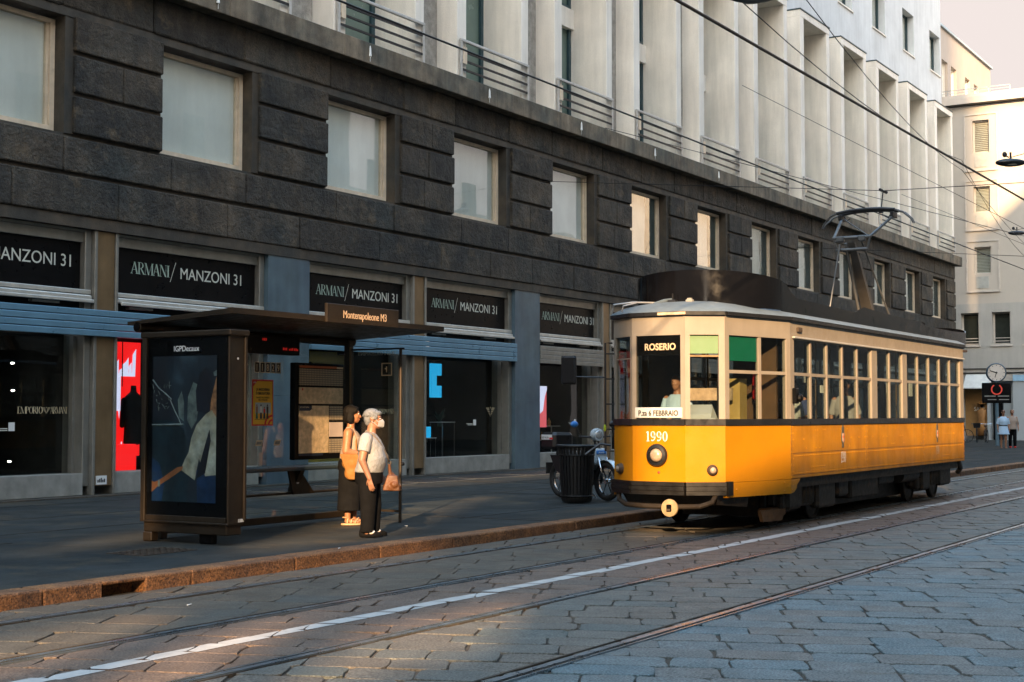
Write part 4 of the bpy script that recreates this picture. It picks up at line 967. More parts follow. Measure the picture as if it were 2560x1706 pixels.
# panes, one by one along the near side and round the front
def pane(a, b_, z0=ZW0, z1=ZW1, m=None):
    q = MB(); panel(q, a, b_, z0, z1, .006, -.02); return q.build('window_pane', m or M['tramglass'], T)
stops = [19.52,20.23,20.94,21.65,22.37,23.08]; 
for x0, x1 in list(zip(stops[:-1], stops[1:]))+[(23.36,24.08),(24.08,24.80)]+list(zip([25.06,25.77,26.49,27.21,27.94],[25.77,26.49,27.21,27.94,28.66])):
    for fa, fb_ in ((F[3],F[2]),(F[8],F[9])): pane(lerp(fa,fb_,(x0+.031-XS0)/SL), lerp(fa,fb_,(x1-.031-XS0)/SL))
for i in (0,1,3,4,5,6,7,9,10,11):
    a, b_ = segs[i]
    if i == 4: pane(a, b_, ZW0, 1.98)          # half-open front window
    else: pane(a, b_)
# blinds and boards in the end windows
q = MB(); panel(q, lerp(*segs[4],.14), lerp(*segs[4],.94), 2.42, 2.655, .01, -.03); q.build('window_blind', mat('pale_green_blind', (.135,.22,.11), .7, var=.05), T)
q = MB(); panel(q, lerp(*segs[4],.05), lerp(*segs[4],.15), 2.42, 2.655, .01, -.026); q.build('blind_edge', mat('bright_green', (.0,.30,.16), .6, var=.05), T)
q = MB(); panel(q, lerp(*segs[4],.10), lerp(*segs[4],.93), 2.375, 2.40, .03, -.01); q.build('blind_rail', M['bronze'], T)
q = MB(); panel(q, lerp(*segs[3],.50), lerp(*segs[3],.955), 2.33, 2.655, .01, -.03); q.build('window_blind', mat('dark_green_blind', (.0,.16,.085), .7, var=.08), T)
def front_text(i, t, zb, size, body, m, sx=1.0, bold=0, out=.006):
    a, b_ = Vector(segs[i][0]).to_3d(), Vector(segs[i][1]).to_3d(); d = (a-b_).normalized()    # left to right seen from outside at the front
    o = b_ + (a-b_)*t + Vector((0,0,zb)); n = d.cross(Vector((0,0,1)))
    return text_mb(body, size, o + n*out, d, (0,0,1), .004, 'CENTER', sx, bold), d, o, n
db = MB(); panel(db, lerp(*segs[5],.06), lerp(*segs[5],.94), 2.40, 2.665, .03, -.026); dbo = db.build('destination_board', M['black'], T)
front_text(5, .52, 2.475, .125, 'ROSERIO', M['paper'], .92, .003, -.022)[0].build('lettering', mat('destination_letters', (.62,.46,.30), .5, var=.1), dbo)
lb = MB(); panel(lb, lerp(*segs[5],.05), lerp(*segs[5],.95), 1.56, 1.70, .02, .012); lbo = lb.build('line_board', mat('board_white', (.5,.5,.48), .5, var=.06), T, bevel=.006)
front_text(5, .5, 1.592, .100, 'P.za 6 FEBBRAIO', M['ink'], .84, .0016, .018)[0].build('lettering', M['ink'], lbo)
def serif_on(body, h, o, right, m, parent, tr=1.0, sx=1.0, name='number'):
    a, w_ = serif_mb(body, h, (0,0,0), right, (0,0,1), .003, tr, sx); off = Vector(o) - Vector(right)*w_/2
    a.v = [tuple(Vector(v)+off) for v in a.v]; return a.build(name, m, parent)
serif_on('1990', .135, (17.555, TY+.02, 1.245), (0,-1,0), mat('number_white', (.62,.56,.54), .5, var=.05), bd, 1.0, .92)
for x, m in ((21.60, M['white']), (26.95, mat('faded_number', (.50,.34,.20), .6))):
    serif_on('1990', .17, (x, YSd-.006, .87), (1,0,0), mat('number_white', (.68,.62,.56), .5, var=.05) if x < 24 else m, sdp, .8, .62)
    cr = MB(); z = 1.26
    cr.prism_y([(x+.075*math.cos(t), z+.115*math.sin(t)) for t in [2*math.pi*k/14 for k in range(14)]], YSd-.009, YSd-.001); cr.box(x-.05, x+.05, YSd-.010, YSd-.001, z+.09, z+.15); cr.box(x-.025, x+.025, YSd-.010, YSd-.001, z+.15, z+.19); cr.box(x-.04, x+.04, YSd-.010, YSd-.001, z-.16, z-.11)
    co = cr.build('crest', mat('crest_dark', (.06,.055,.04), .6) , sdp)
    cr = MB(); cr.prism_y([(x-.04,z-.055),(x,z-.085),(x+.04,z-.055),(x+.04,z+.06),(x-.04,z+.06)], YSd-.012, YSd-.0095); cr.build('crest_shield', mat('crest_white', (.45,.38,.30), .6), co)
    cr = MB(); cr.box(x-.012, x+.012, YSd-.014, YSd-.0125, z-.07, z+.06); cr.box(x-.04, x-.0125, YSd-.014, YSd-.0125, z-.01, z+.02); cr.box(x+.0125, x+.04, YSd-.014, YSd-.0125, z-.01, z+.02); cr.build('crest_cross', M['orange'], co)
# headlamp, side lamps
h = MB(); h.lathe((17.56, TY+.02, 1.06), [(.02,.0),(.150,.0),(.156,-.02),(.140,-.055),(.102,-.065),(.094,-.045),(.088,-.02)], 'x', 26); ho = h.build('headlamp', M['tramblack'], bd, smooth=40)
h = MB(); h.lathe((17.56, TY+.02, 1.06), [(.092,-.03),(.088,-.058),(.064,-.082),(.032,-.093),(.001,-.095)], 'x', 22); h.build('lens', mat('headlamp_lens', (.34,.25,.17), .25, var=.2, vs=20, coat=.5), ho, smooth=True)
h = MB(); h.lathe((17.56, TY+.0, .83), [(.016,0),(.016,-.01),(.001,-.015)], 'x', 10); h.build('red_button', M['red'], bd)
for i, t in ((4, .33), (6, .62)):
    a, b_ = segs[i]; p_ = lerp(a, b_, t); d = (Vector(b_)-Vector(a)).normalized(); n = Vector((d.y, -d.x)); n = n if n.x < 0 else -n
    def disc(prof, m, name, par, seg=20):
        u = Vector((d.x,d.y,0)); n3 = Vector((n.x,n.y,0)); c = Vector((p_[0],p_[1],.865))
        q = MB(); q.rings([[c + n3*o_ + (u*math.cos(th)+Vector((0,0,1))*math.sin(th))*max(r_,.0005) for th in [2*math.pi*k/seg for k in range(seg)]] for r_, o_ in prof])
        return q.build(name, m, par, smooth=50)
    lo_ = disc([(.02,0),(.075,0),(.070,.03),(.055,.06),(.045,.065),(.042,.05)], M['rail_rust'], 'side_lamp', bd)
    disc([(.044,.045),(.04,.066),(.02,.078),(.001,.08)], mat('side_lens', (.32,.24,.17), .3, var=.3, vs=20), 'lens', lo_)
# bumper, fender pipe, coupler disc
bp = MB()
for z0, z1, o in ((.535,.588,.05),(.593,.648,.062),(.653,.708,.05)):
    for i in (4,5,6): panel(bp, segs[i][0], segs[i][1], z0, z1, .1, o)
panel(bp, lerp(F[3],F[4],.93), F[4], .528, .714, .08, .05); panel(bp, F[7], lerp(F[7],F[8],.07), .528, .714, .08, .05)
bp.build('bumper', mat('black_ribbed_rubber', (.007,.006,.005), .42, var=.3), T)
pp = MB(); pp.tube([(17.80,7.72,.56),(17.74,7.76,.44),(17.66,7.90,.385),(17.60,8.2,.375),(17.60,8.7,.375),(17.66,9.0,.385),(17.74,9.14,.44),(17.8,9.18,.56)], .035, 10); pp.build('fender_pipe', mat('greasy_brown_pipe', (.022,.014,.007), .75, .2, var=.4), T)
cd_ = MB(); cd_.lathe((17.50, 8.26, .365), [(.02,0),(.118,0),(.120,-.012),(.114,-.03),(.05,-.036),(.046,-.03)], 'x', 26); cdo = cd_.build('coupling_disc', mat('cream_worn_disc', (.34,.24,.125), .5, var=.2, vs=12, dirt=((.2,.12,.05), 9, .6, .7)), T, smooth=40)
cd_ = MB(); cd_.box(17.45, 17.478, 8.226, 8.294, .318, .412, .004); cd_.build('socket', M['black'], cdo)
cd_ = MB(); cd_.box(17.443, 17.452, 8.235, 8.285, .325, .355, .003); cd_.build('pin', M['rail_rust'], cdo)
q = MB(); q.hull([(17.95,7.78,.40),(18.6,7.62,.34),(18.6,9.28,.34),(17.95,9.12,.40)], [(17.80,7.72,.62),(18.6,7.56,.66),(18.6,9.34,.66),(17.80,9.18,.62)]); q.build('front_skirt', M['bogie'], T)
# roof
gz = ZE
gt = MB()
for i, (a, b_) in enumerate(segs): panel(gt, a, b_, gz+.002, gz+.05, .09, .055)
gt.build('gutter', M['tramblack'], T)
rf = MB(); rr = []
for k, (o, z) in enumerate(((.06,.051),(.03,.075),(-.12,.14),(-.34,.20),(-.60,.235),(-.85,.25))):
    ring = []
    for x, y in full(0):
        cx, cy = min(max(x, 18.85), 29.2), TY
        vx, vy = x-cx, y-cy; L_ = math.hypot(vx, vy); s_ = max((L_+o)/L_, .03); ring.append((cx+vx*s_, cy+vy*s_, gz+z))
    rr.append(ring)
rf.rings(rr); rf.build('roof', M['roof'], T, smooth=35)
pf = MB(); panel(pf, lerp(*segs[5],-.05), lerp(*segs[5],.48), gz+.008, gz+.044, .003, .059); pf.build('peeling_patch', mat('bare_metal_patch', (.55,.40,.27), .5, var=.3, vs=25), T)
rp = MB(); rp.box(18.02, 18.10, 8.16, 8.26, gz+.19, gz+.25, .01); rp.box(18.04, 18.08, 8.18, 8.24, gz+.25, gz+.27); rp.build('roof_lamp', M['sill'], T)
rp = MB(); rp.box(18.2, 18.32, 8.5, 8.62, gz+.22, gz+.27, .01); rp.tube([(18.26,8.56,gz+.27),(18.26,8.56,gz+.36)], .012, 6); rp.build('roof_fitting', M['tramblack'], T)
rp = MB(); rp.tube([(17.85,9.3,gz+.08),(17.8,9.25,gz+.2),(18.0,9.05,gz+.24),(18.5,8.9,gz+.26)], .012, 6); rp.tube([(17.75,9.1,gz+.07),(17.7,9.05,gz+.17),(17.9,8.95,gz+.22)], .010, 6); rp.build('roof_handrail', M['rail_steel'], T)
bdm = MB(); bdm.hull([(17.75,8.55,gz+.125),(17.80,8.98,gz+.10),(18.75,8.72,gz+.262),(18.7,8.45,gz+.262)], [(17.75,8.55,gz+.15),(17.80,8.98,gz+.125),(18.75,8.72,gz+.275),(18.7,8.45,gz+.275)]); bdm.build('roof_board', mat('brown_roof_board', (.075,.05,.038), .6, var=.2), T)
bdm = MB(); bdm.tube([(18.0,8.72,gz+.19),(18.2,8.66,gz+.25),(18.45,8.58,gz+.285),(18.65,8.5,gz+.29)], .035, 8); bdm.build('cable_hose', M['roof'], T)
# fairing: glossy black screens around the roof gear
def screen_band(pts, tops, zb, name, m, t=.02):
    q = MB(); n = len(pts); vs = []; fs = []
    for (x, y), zt_ in zip(pts, tops):
        vs += [(x,y,zb(x)), (x,y,zt_)]
    for i in range(n-1): fs.append((2*i, 2*i+2, 2*i+3, 2*i+1))
    q.add(vs, fs); return q.build(name, m, T, smooth=40, mods=(('SOLIDIFY', dict(thickness=t, offset=0)),))
arc = []
for k in range(25):
    t = math.pi*(k/24); arc.append((19.36 - 1.02*math.sin(t)**.9, TY - (1.06)*math.cos(t)))
screen_band(arc, [3.50+.12*math.sin(math.pi*k/24) for k in range(25)], lambda x: gz+.15, 'fairing_screen', M['fairing'])
for s in (-1, 1):
    y = TY + s*1.06
    X = [19.365,19.55,19.75,20.0,22.3,22.6,23.1,24.0,26.0,26.02,26.3,26.7,28.6,29.6]
    Z = [3.50,3.46,3.36,3.29,3.25,3.25,3.36,3.33,3.30,3.30,3.32,3.24,3.24,3.26]
    screen_band([(x,y) for x in X], Z, lambda x: gz+.09, 'fairing_screen', M['fairing'])
arc2 = [(29.6 + .55*math.sin(math.pi*k/16), TY - 1.06*math.cos(math.pi*k/16)) for k in range(17)]
screen_band(arc2, [3.26+.16*math.sin(math.pi*k/16) for k in range(17)], lambda x: gz+.12, 'fairing_screen', M['fairing'])
arc3 = [(26.8 - .25*math.sin(math.pi*k/16), TY - 1.02*math.cos(math.pi*k/16)) for k in range(17)]
screen_band(arc3, [3.30+.10*math.sin(math.pi*k/16) for k in range(17)], lambda x: gz+.2, 'fairing_screen', M['fairing'])
# long steel drip rail over the side windows, number plate lamp, door mirror
dr = MB(); dr.box(19.44, 28.86, YSd-.05, YSd-.004, 2.685, 2.712, .006); dr.build('drip_rail', M['alu_bright'], T)
q = MB(); q.box(19.62, 19.80, YSd-.035, YSd-.0045, 2.78, 2.85, .01); q.build('side_marker', M['rail_rust'], T)
q = MB(); q.box(19.42, 19.54, YSd-.07, YSd-.005, 1.76, 1.98, .012); q.ell((19.5, YSd-.09, 1.84), .06, .05, .06, 10, 7); q.build('door_lamp', M['black'], T)
q = MB(); q.tube([(17.85,9.30,2.6),(17.76,9.36,2.6),(17.76,9.36,1.1),(17.85,9.28,1.1)], .014, 6)
for z in (2.45,2.1,1.75,1.4): q.tube([(17.87,9.27,z),(17.76,9.36,z)], .011, 6)
q.tube([(17.76,9.36,2.12),(17.5,9.75,2.13)], .012, 6); q.build('mirror_stay', M['tramblack'], T)
q = MB(); q.box(17.44, 17.50, 9.66, 9.90, 2.02, 2.42, .03); q.build('mirror', M['tramblack'], T)
q = MB(); q.tube([(17.80,9.3,1.18),(17.72,9.42,1.2),(17.66,9.55,1.1),(17.62,9.6,1.05)], .02, 6); q.build('grab_handle', M['tramblack'], T)
q = MB(); q.ell((17.74,9.36,1.42), .02,.02,.05,8,6); q.build('yellow_tag', mat('yellow_green_tag', (.45,.55,.02), .5), T)
# inside: floor, bulkhead, benches, rail of boards, lit reflections come from the street
q = MB(); q.box(19.4, 28.9, TY-1.05, TY+1.05, .80, .86); q.box(18.0, 19.399, TY-.75, TY+.75, .80, .86); q.build('floor', M['tramin'], T)
q = MB(); q.box(18.9, 30.0, TY-1.0, TY+1.0, 2.88, 2.92); q.build('ceiling', M['tramin'], T)
q = MB()
for s in (-1,1): q = MB(); q.box(19.6, 28.8, TY+s*.72, TY+s*1.08, 1.20, 1.26, .01); q.build('bench', M['tramin'], T)
for s in (-1,1): q = MB(); q.box(19.30, 19.36, TY+s*1.0, TY+s*.35, .86, 2.85); q.build('bulkhead', M['tramin'], T)
q = MB(); q.box(18.5, 18.75, TY-.78, TY-.60, .86, 2.10); q.build('cabinet', mat('ochre_cabinet', (.36,.25,.08), .5, var=.15), T)
q = MB(); q.box(19.08, 19.20, TY-.83, TY-.72, 1.80, 2.20, .03); q.build('fire_extinguisher', mat('extinguisher_red', (.62,.015,.01), .35, emis=None), T)
for x in (20.6,22.0,23.3,24.9,26.3,27.7):
    for s in (-1,1): q = MB(); q.tube([(x,TY+s*.62,.86),(x,TY+s*.62,2.88)], .016, 6); q.build('grab_pole', M['bronze'], T)
for x, z, w_, h_ in ((20.4,2.30,.16,.2),(21.1,2.28,.14,.2),(21.9,2.25,.14,.2),(22.1,1.95,.16,.12),(21.3,2.1,.12,.1),(25.6,2.0,.25,.2),(26.4,2.02,.28,.18),(27.0,1.95,.22,.25)): q = MB(); q.box(x, x+w_, TY-.66, TY-.65, z, z+h_); q.build('paper_notice', M['blind'], T)
q = MB(); q.box(17.86, 18.1, TY-.70, TY-.05, 1.50, 1.56); q.hull([(17.88,TY-.62,1.56),(18.1,TY-.62,1.56),(18.1,TY-.1,1.56),(17.88,TY-.1,1.56)], [(17.9,TY-.62,1.62),(18.08,TY-.55,1.74),(18.08,TY-.12,1.74),(17.9,TY-.1,1.60)]); q.build('control_desk', mat('pale_desk', (.45,.45,.42), .5), T)
q = MB(); q.box(18.35, 18.40, TY-.72, TY-.1, 1.80, 1.97); q.build('document_shelf', mat('shelf_board', (.34,.25,.16), .6, var=.3, vs=12), T)
# running gear
for xb in (20.6, 27.4):
    bo = MB(); bo.box(xb-1.05, xb+1.05, TY-.86, TY-.74, .30, .50, .02); bo.box(xb-1.05, xb+1.05, TY+.74, TY+.86, .30, .50, .02); bo.box(xb-.35, xb+.35, TY-.9, TY+.9, .38, .62, .03)
    for s in (-1,1):
        for xx in (xb-.82, xb+.82): bo.box(xx-.16, xx+.16, TY+s*.87-.08, TY+s*.87+.08, .24, .46, .03)
        bo.box(xb-.3, xb+.3, TY+s*.88-.09, TY+s*.88+.09, .26, .58, .04)
        for k in range(3): bo.tube([(xb-.15+.15*k, TY+s*.97, .3),(xb-.15+.15*k, TY+s*.97, .55)], .05, 8)
    bo_ = bo.build('bogie', M['bogie'], T)
    for xx in (xb-.82, xb+.82):
        for s in (-1,1):
            q = MB(); q.lathe((xx, TY+s*.72, .335), [(.03,-.05),(.325,-.05),(.335,-.02),(.335,.03),(.30,.04),(.28,.015),(.10,.02),(.09,.07),(.01,.07)] if s > 0 else [(.01,-.07),(.09,-.07),(.10,-.02),(.28,-.015),(.30,-.04),(.335,-.03),(.335,.02),(.325,.05),(.03,.05)], 'y', 30); q.build('wheel', M['bogie'], bo_, smooth=35)
uf = MB(); uf.box(19.6, 28.6, TY-.6, TY+.6, .14, .62); uf.box(18.3, 29.7, TY-.7, TY+.7, .62, .80); uf.box(19.6, 28.8, TY-1.08, TY-.9, .56, .70); uf.box(19.6, 28.8, TY+.9, TY+1.08, .56, .70); uf.box(19.75, 20.3, TY-1.0, TY-.88, .24, .60, .04); uf.box(20.9, 21.7, TY-1.03, TY-.88, .20, .60, .04); uf.box(22.0, 22.5, TY-.97, TY-.88, .32, .60, .04); uf.box(26.6, 27.1, TY-1.0, TY-.88, .22, .60, .04); uf.box(27.7, 28.5, TY-1.02, TY-.88, .26, .60, .04); uf.box(22.6, 24.0, TY-.98, TY-.5, .26, .66, .03); uf.box(24.3, 25.2, TY-.9, TY-.5, .42, .66, .03); uf.build('underframe', M['bogie'], T)  # equipment boxes, plus a long middle box added to stop light under the tram
q = MB(); q.cyl((25.5, TY-.85, .52), .13, 1.0, 'x', 14); q.build('air_tank', M['bogie'], T, smooth=40)
q = MB(); q.box(19.3, 19.9, TY-.9, TY-.7, .16, .28, .02); q.prism_y([(18.9,.12),(19.6,.10),(19.75,.26),(18.8,.28)], TY-.95, TY-.9); q.build('lifeguard', mat('rusty_plate', (.12,.055,.018), .7, var=.4, vs=6), T)
q = MB(); q.tube([(28.75,TY-1.1,.72),(29.1,TY-1.05,.55),(29.05,TY-1.0,.45)], .05, 8); q.build('rear_step', M['bogie'], T)
# pantograph
P = MB(); P.box(25.2, 27.4, TY-.5, TY+.5, 3.22, 3.30); PO = P.build('pantograph', M['bogie'], T)
def pt(n, pts, r, m, seg=8, r1=None): q = MB(); q.tube(pts, r, seg, r1); return q.build(n, m, PO, smooth=40)
stl = mat('pantograph_steel', (.12,.12,.118), .45, .5, var=.2)
kx, kz = 25.75, 4.86
q = MB(); q.hull([(26.78,TY-.11,3.3),(26.96,TY-.11,3.3),(26.96,TY+.11,3.3),(26.78,TY+.11,3.3)], [(kx-.04,TY-.06,kz-.1),(kx+.06,TY-.06,kz-.1),(kx+.06,TY+.06,kz-.1),(kx-.04,TY+.06,kz-.1)]); q.build('lower_arm', mat('mast_steel', (.07,.065,.06), .5, .4, var=.2), PO)
pt('stay', [(25.3,TY+.32,3.3),(kx-.02,TY+.22,kz-.12)], .018, stl); pt('stay', [(27.1,TY-.34,3.3),(kx+.06,TY-.16,kz-.05)], .016, stl); pt('stay', [(26.4,TY+.05,3.3),(kx,TY+.12,kz-.1)], .03, stl)
q = MB(); q.tube([(kx,TY-.36,kz),(kx,TY+.36,kz)], .032, 10); q.box(kx-.05,kx+.05,TY-.26,TY-.12,kz-.08,kz+.03,.02); q.box(kx-.05,kx+.05,TY+.14,TY+.30,kz-.08,kz+.03,.02); q.tube([(kx+.02,TY-.3,kz-.22),(kx+.02,TY+.3,kz-.22)], .03, 8); q.tube([(kx,TY-.34,kz),(kx+.02,TY-.28,kz-.24)], .025, 8); q.tube([(kx,TY+.34,kz),(kx+.02,TY+.26,kz-.24)], .025, 8); q.build('knuckle', stl, PO)
hx, hz = 26.7, 5.44
pt('upper_arm', [(kx,TY-.34,kz),(hx,TY-.52,hz-.08)], .026, stl); pt('upper_arm', [(kx,TY+.34,kz),(hx,TY+.50,hz-.10)], .030, stl); pt('stay', [(kx,TY-.30,kz+.02),(hx,TY+.46,hz-.1)], .012, stl)
for xo in (-.12, .12):
    q = MB(); q.tube([(hx+xo,TY-.56,hz),(hx+xo,TY-.3,hz+.035),(hx+xo,TY,hz+.045),(hx+xo,TY+.3,hz+.035),(hx+xo,TY+.56,hz)], .032, 8); q.build('contact_strip', M['rail_dark'], PO)
    for s in (-1,1): pt('horn', [(hx+xo,TY+s*.56,hz),(hx+xo*.8,TY+s*.70,hz-.05),(hx+xo*.4,TY+s*.84,hz-.18),(hx+xo*.3,TY+s*.88,hz-.26)], .018, stl)
q = MB()
for s in (-1,1): q = MB(); q.box(hx-.14,hx+.14,TY+s*.5-.03,TY+s*.5+.03,hz-.14,hz-.03,.01); q.tube([(hx,TY+s*.46,hz-.04),(hx-.02,TY+s*.40,hz-.14),(hx,TY+s*.34,hz-.1)], .012, 6); q.build('head_bracket', M['rail_dark'], PO)
# ------------------------------------------------------------------ people
def hand(mb, p, d, n, side, curl=.5, k=1.0):
    """p wrist, d along the hand, n palm normal, side: +1 thumb towards +lateral"""
    p = Vector(p); d = Vector(d).normalized(); n = Vector(n); n = (n - d*n.dot(d)).normalized(); l = d.cross(n)*side
    for a in (-.022,-.008,.008,.022): mb.cap(p + l*a*.6*k, p + d*.078*k + l*a*k, .0135*k, .0115*k, 8)
    for i, (a, L1) in enumerate(((.027,.040),(.009,.046),(-.009,.043),(-.026,.034))):
        b0 = p + d*.080*k + l*a*k; c = curl*(1+.12*i); d1 = (d*math.cos(c*.5)+n*math.sin(c*.5)+l*a*4).normalized(); d2 = (d*math.cos(c*1.3)+n*math.sin(c*1.3)).normalized(); d3 = (d*math.cos(c*2)+n*math.sin(c*2)).normalized()
        b1 = b0 + d1*L1*k; b2 = b1 + d2*L1*.62*k; b3 = b2 + d3*L1*.45*k
        mb.cap(b0, b1, .0090*k, .0082*k, 8); mb.cap(b1, b2, .0082*k, .0074*k, 8); mb.cap(b2, b3, .0074*k, .0062*k, 8)
    t0 = p + d*.022*k + l*.024*k; t1 = t0 + (d*.7+l*.65+n*.35).normalized()*.038*k; t2 = t1 + (d*.9+l*.2+n*.4).normalized()*.030*k
    mb.cap(t0, t1, .0125*k, .010*k, 8); mb.cap(t1, t2, .010*k, .0075*k, 8)
def head_prims(mb, c, s=1.0):
    """c: centre of the skull; the face looks along +x"""
    x, y, z = c
    E = lambda dx, dy, dz, a, b, h: mb.ell((x+dx*s, y+dy*s, z+dz*s), a*s, b*s, h*s, 14, 9)
    E(-.012,0,.030,.094,.076,.088); E(.022,0,-.030,.070,.060,.082); E(.052,0,-.088,.032,.030,.026); E(.020,0,-.066,.066,.054,.048)
    mb.cap((x+.086*s,y,z+.008*s),(x+.106*s,y,z-.032*s),.010*s,.0145*s,8); E(.096,.010,-.036,.010,.008,.007); E(.096,-.010,-.036,.010,.008,.007)
    E(.076,0,.030,.018,.050,.010); E(.084,0,-.062,.013,.024,.006); E(.081,0,-.074,.013,.021,.007)
    for sy in (-1,1):
        E(.060,sy*.030,-.022,.026,.022,.020); E(-.010,sy*.077,-.012,.018,.009,.031); E(-.014,sy*.080,.010,.016,.008,.014)
def face_bits(root, c, s=1.0, iris=(.03,.02,.015)):
    x, y, z = c
    q = MB()
    for sy in (-1,1): q.ell((x+.080*s, y+sy*.031*s, z+.010*s), .010*s, .014*s, .0085*s, 10, 7)
    q.build('eyes', M['white'], root, local=True, smooth=True)
    q = MB()
    for sy in (-1,1): q.ell((x+.088*s, y+sy*.031*s, z+.010*s), .0035*s, .007*s, .007*s, 8, 5); q.cap((x+.088*s,y+sy*.016*s,z+.032*s),(x+.078*s,y+sy*.050*s,z+.030*s),.004*s,.003*s,6)
    q.build('pupils_and_brows', mat('iris', iris, .3), root, local=True, smooth=True)
    q = MB(); q.ell((x+.0915*s, y, z-.067*s), .007*s, .022*s, .0065*s, 10, 6); q.build('lips', mat('lips', (.38,.12,.09), .45), root, local=True, smooth=True)

# older woman in the white T-shirt; local +x is where she looks
W1 = thing('person', 'woman in white T-shirt and black trousers with grey hair and a white mask', 'person', (14.02, 10.62, PAV_Z), R(-60))
b = MB(); hc = (.055, 0, 1.415)
head_prims(b, hc, 1.0)
b.loft([(.015,0,1.20,.075,.09),(.022,0,1.26,.060,.062),(.030,0,1.31,.055,.055),(.035,0,1.37,.055,.054)])
b.loft([(0,0,.70,.15,.17),(.01,0,.82,.165,.19),(.035,0,.93,.165,.185),(.03,0,1.05,.145,.18),(.012,0,1.16,.115,.185),(.008,0,1.225,.075,.14),(.01,0,1.25,.05,.08)])
sh, el, wr = (-.015,-.185,1.185), (-.055,-.255,.93), (.035,-.262,.715)
b.cap(sh, el, .062, .046); b.cap(el, wr, .045, .029); b.cap((-.012,-.15,1.19), sh, .06, .06); hand(b, wr, (.22,-.02,-.97), (.25,.95,.1), -1, .42, 1.02)
sh2, el2, wr2 = (-.015,.185,1.185), (-.03,.25,.94), (.10,.22,.76)
b.cap(sh2, el2, .060, .046); b.cap(el2, wr2, .045, .028); b.cap((-.012,.15,1.19), sh2, .06, .06); hand(b, wr2, (.55,-.1,-.8), (.2,-.95,.1), 1, .6)
for sy, xo in ((-1,.0),(1,.05)):
    b.cap((xo*.3,sy*.085,.78),(.01+xo,sy*.085,.43),.085,.06); b.cap((.01+xo,sy*.085,.43),(-.01+xo,sy*.085,.07),.058,.042); b.cap((-.01+xo,sy*.085,.05),(.12+xo,sy*.09,.035),.035,.028)
blob('body', b, M['skin'], W1, .0072, 3)
face_bits(W1, hc)
q = MB(); q.loft([(.0,0,.775,.175,.192),(.002,0,.80,.178,.198),(.03,0,.88,.180,.198),(.04,0,.95,.176,.192),(.032,0,1.03,.160,.186),(.030,0,1.07,.158,.186),(.015,0,1.16,.128,.192),(.010,0,1.215,.092,.155),(.008,0,1.25,.068,.098),(.008,0,1.262,.060,.080)], 24)
for s_ in (sh, sh2):
    e_ = el if s_ is sh else el2; s3, e3 = Vector(s_), Vector(e_); q.cap((-.012, s_[1]*.72, 1.185), s3, .075, .076); d = (e3-s3); q.tube([s3, s3+d*.25, s3+d*.52, s3+d*.62], .078, 14, .074)
blob('t_shirt', q, M['tshirt'], W1, .0085, 2)
q = MB(); q.loft([(.0,0,.86,.155,.178),(.0,0,.80,.172,.19),(-.005,0,.70,.172,.19),(-.0,0,.64,.16,.185)], 22)
for sy, xo in ((-1,.0),(1,.05)):
    q.loft([(xo*.2-.005,sy*.09,.74,.125,.100),(xo*.5,sy*.088,.55,.108,.092),(xo,sy*.086,.38,.095,.085),(xo-.005,sy*.086,.20,.086,.078),(xo-.012,sy*.086,.062,.084,.074)], 18)
blob('trousers', q, M['blackcloth'], W1, .009, 3)
for sy, xo in ((-1,.0),(1,.05)):
    q = MB(); q.loft([(.035+xo,sy*.09,.004,.128,.042),(.036+xo,sy*.09,.022,.132,.046),(.030+xo,sy*.09,.040,.118,.044)], 18); q.ell((.105+xo,sy*.09,.040),.058,.042,.030); q.cap((-.075+xo,sy*.09,.035),(-.07+xo,sy*.09,.075),.036,.036); q.cap((.015+xo,sy*.13,.058),(.015+xo,sy*.05,.058),.010,.010); blob('shoe', q, M['blackcloth'], W1, .008, 2)
    q = MB(); q.ell((.035+xo,sy*.09,.062),.052,.036,.030); q.build('sock', M['white'], W1, local=True, smooth=True)
# hair, short and full at the back
q = MB(); x, y, z = hc; rnd = random.Random(12)
q.ell((x-.030,y,z+.058),.103,.088,.078); q.ell((x-.062,y,z+.005),.062,.074,.072); q.ell((x-.068,y,z-.040),.044,.056,.040); q.ell((x+.052,y,z+.072),.045,.066,.034)
for i in range(60):
    t, p_ = rnd.uniform(0,6.28), rnd.uniform(.05,1.3); v = Vector((math.cos(t)*math.cos(p_), math.sin(t)*math.cos(p_), math.sin(p_)))
    c0 = Vector((x-.028+v.x*.098, y+v.y*.084, z+.050+v.z*.076)); q.cap(c0, c0+Vector((-.006+.006*v.x,.006*v.y,-.018)), .011, .006, 6)
for sy in (-1,1): q.ell((x+.020,y+sy*.070,z+.030),.036,.014,.034)
blob('hair', q, M['greyhair'], W1, .0065, 1)
# folded respirator mask with ear loop
q = MB(); q.hull([(x+.055,y-.060,z-.085),(x+.100,y,z-.100),(x+.055,y+.060,z-.085),(x+.060,y+.064,z-.02),(x+.106,y+.012,z+.004),(x+.106,y-.012,z+.004),(x+.060,y-.064,z-.02)][::-1], [(x+.062,y-.055,z-.082),(x+.122,y,z-.088),(x+.062,y+.055,z-.082),(x+.066,y+.058,z-.022),(x+.128,y+.005,z-.030),(x+.128,y-.005,z-.030),(x+.066,y-.058,z-.022)][::-1])
mk = q.build('mask', mat('white_mask', (.42,.41,.40), .7, var=.05), W1, local=True)
q = MB()
for sy in (-1,1): q.tube([(x+.058,y+sy*.062,z-.025),(x+.015,y+sy*.078,z+.018),(x-.022,y+sy*.086,z+.012)], .0022, 5); q.tube([(x+.056,y+sy*.060,z-.080),(x+.015,y+sy*.074,z-.045),(x-.022,y+sy*.086,z-.02)], .0022, 5)
q.build('ear_loop', M['white'], mk, local=True)
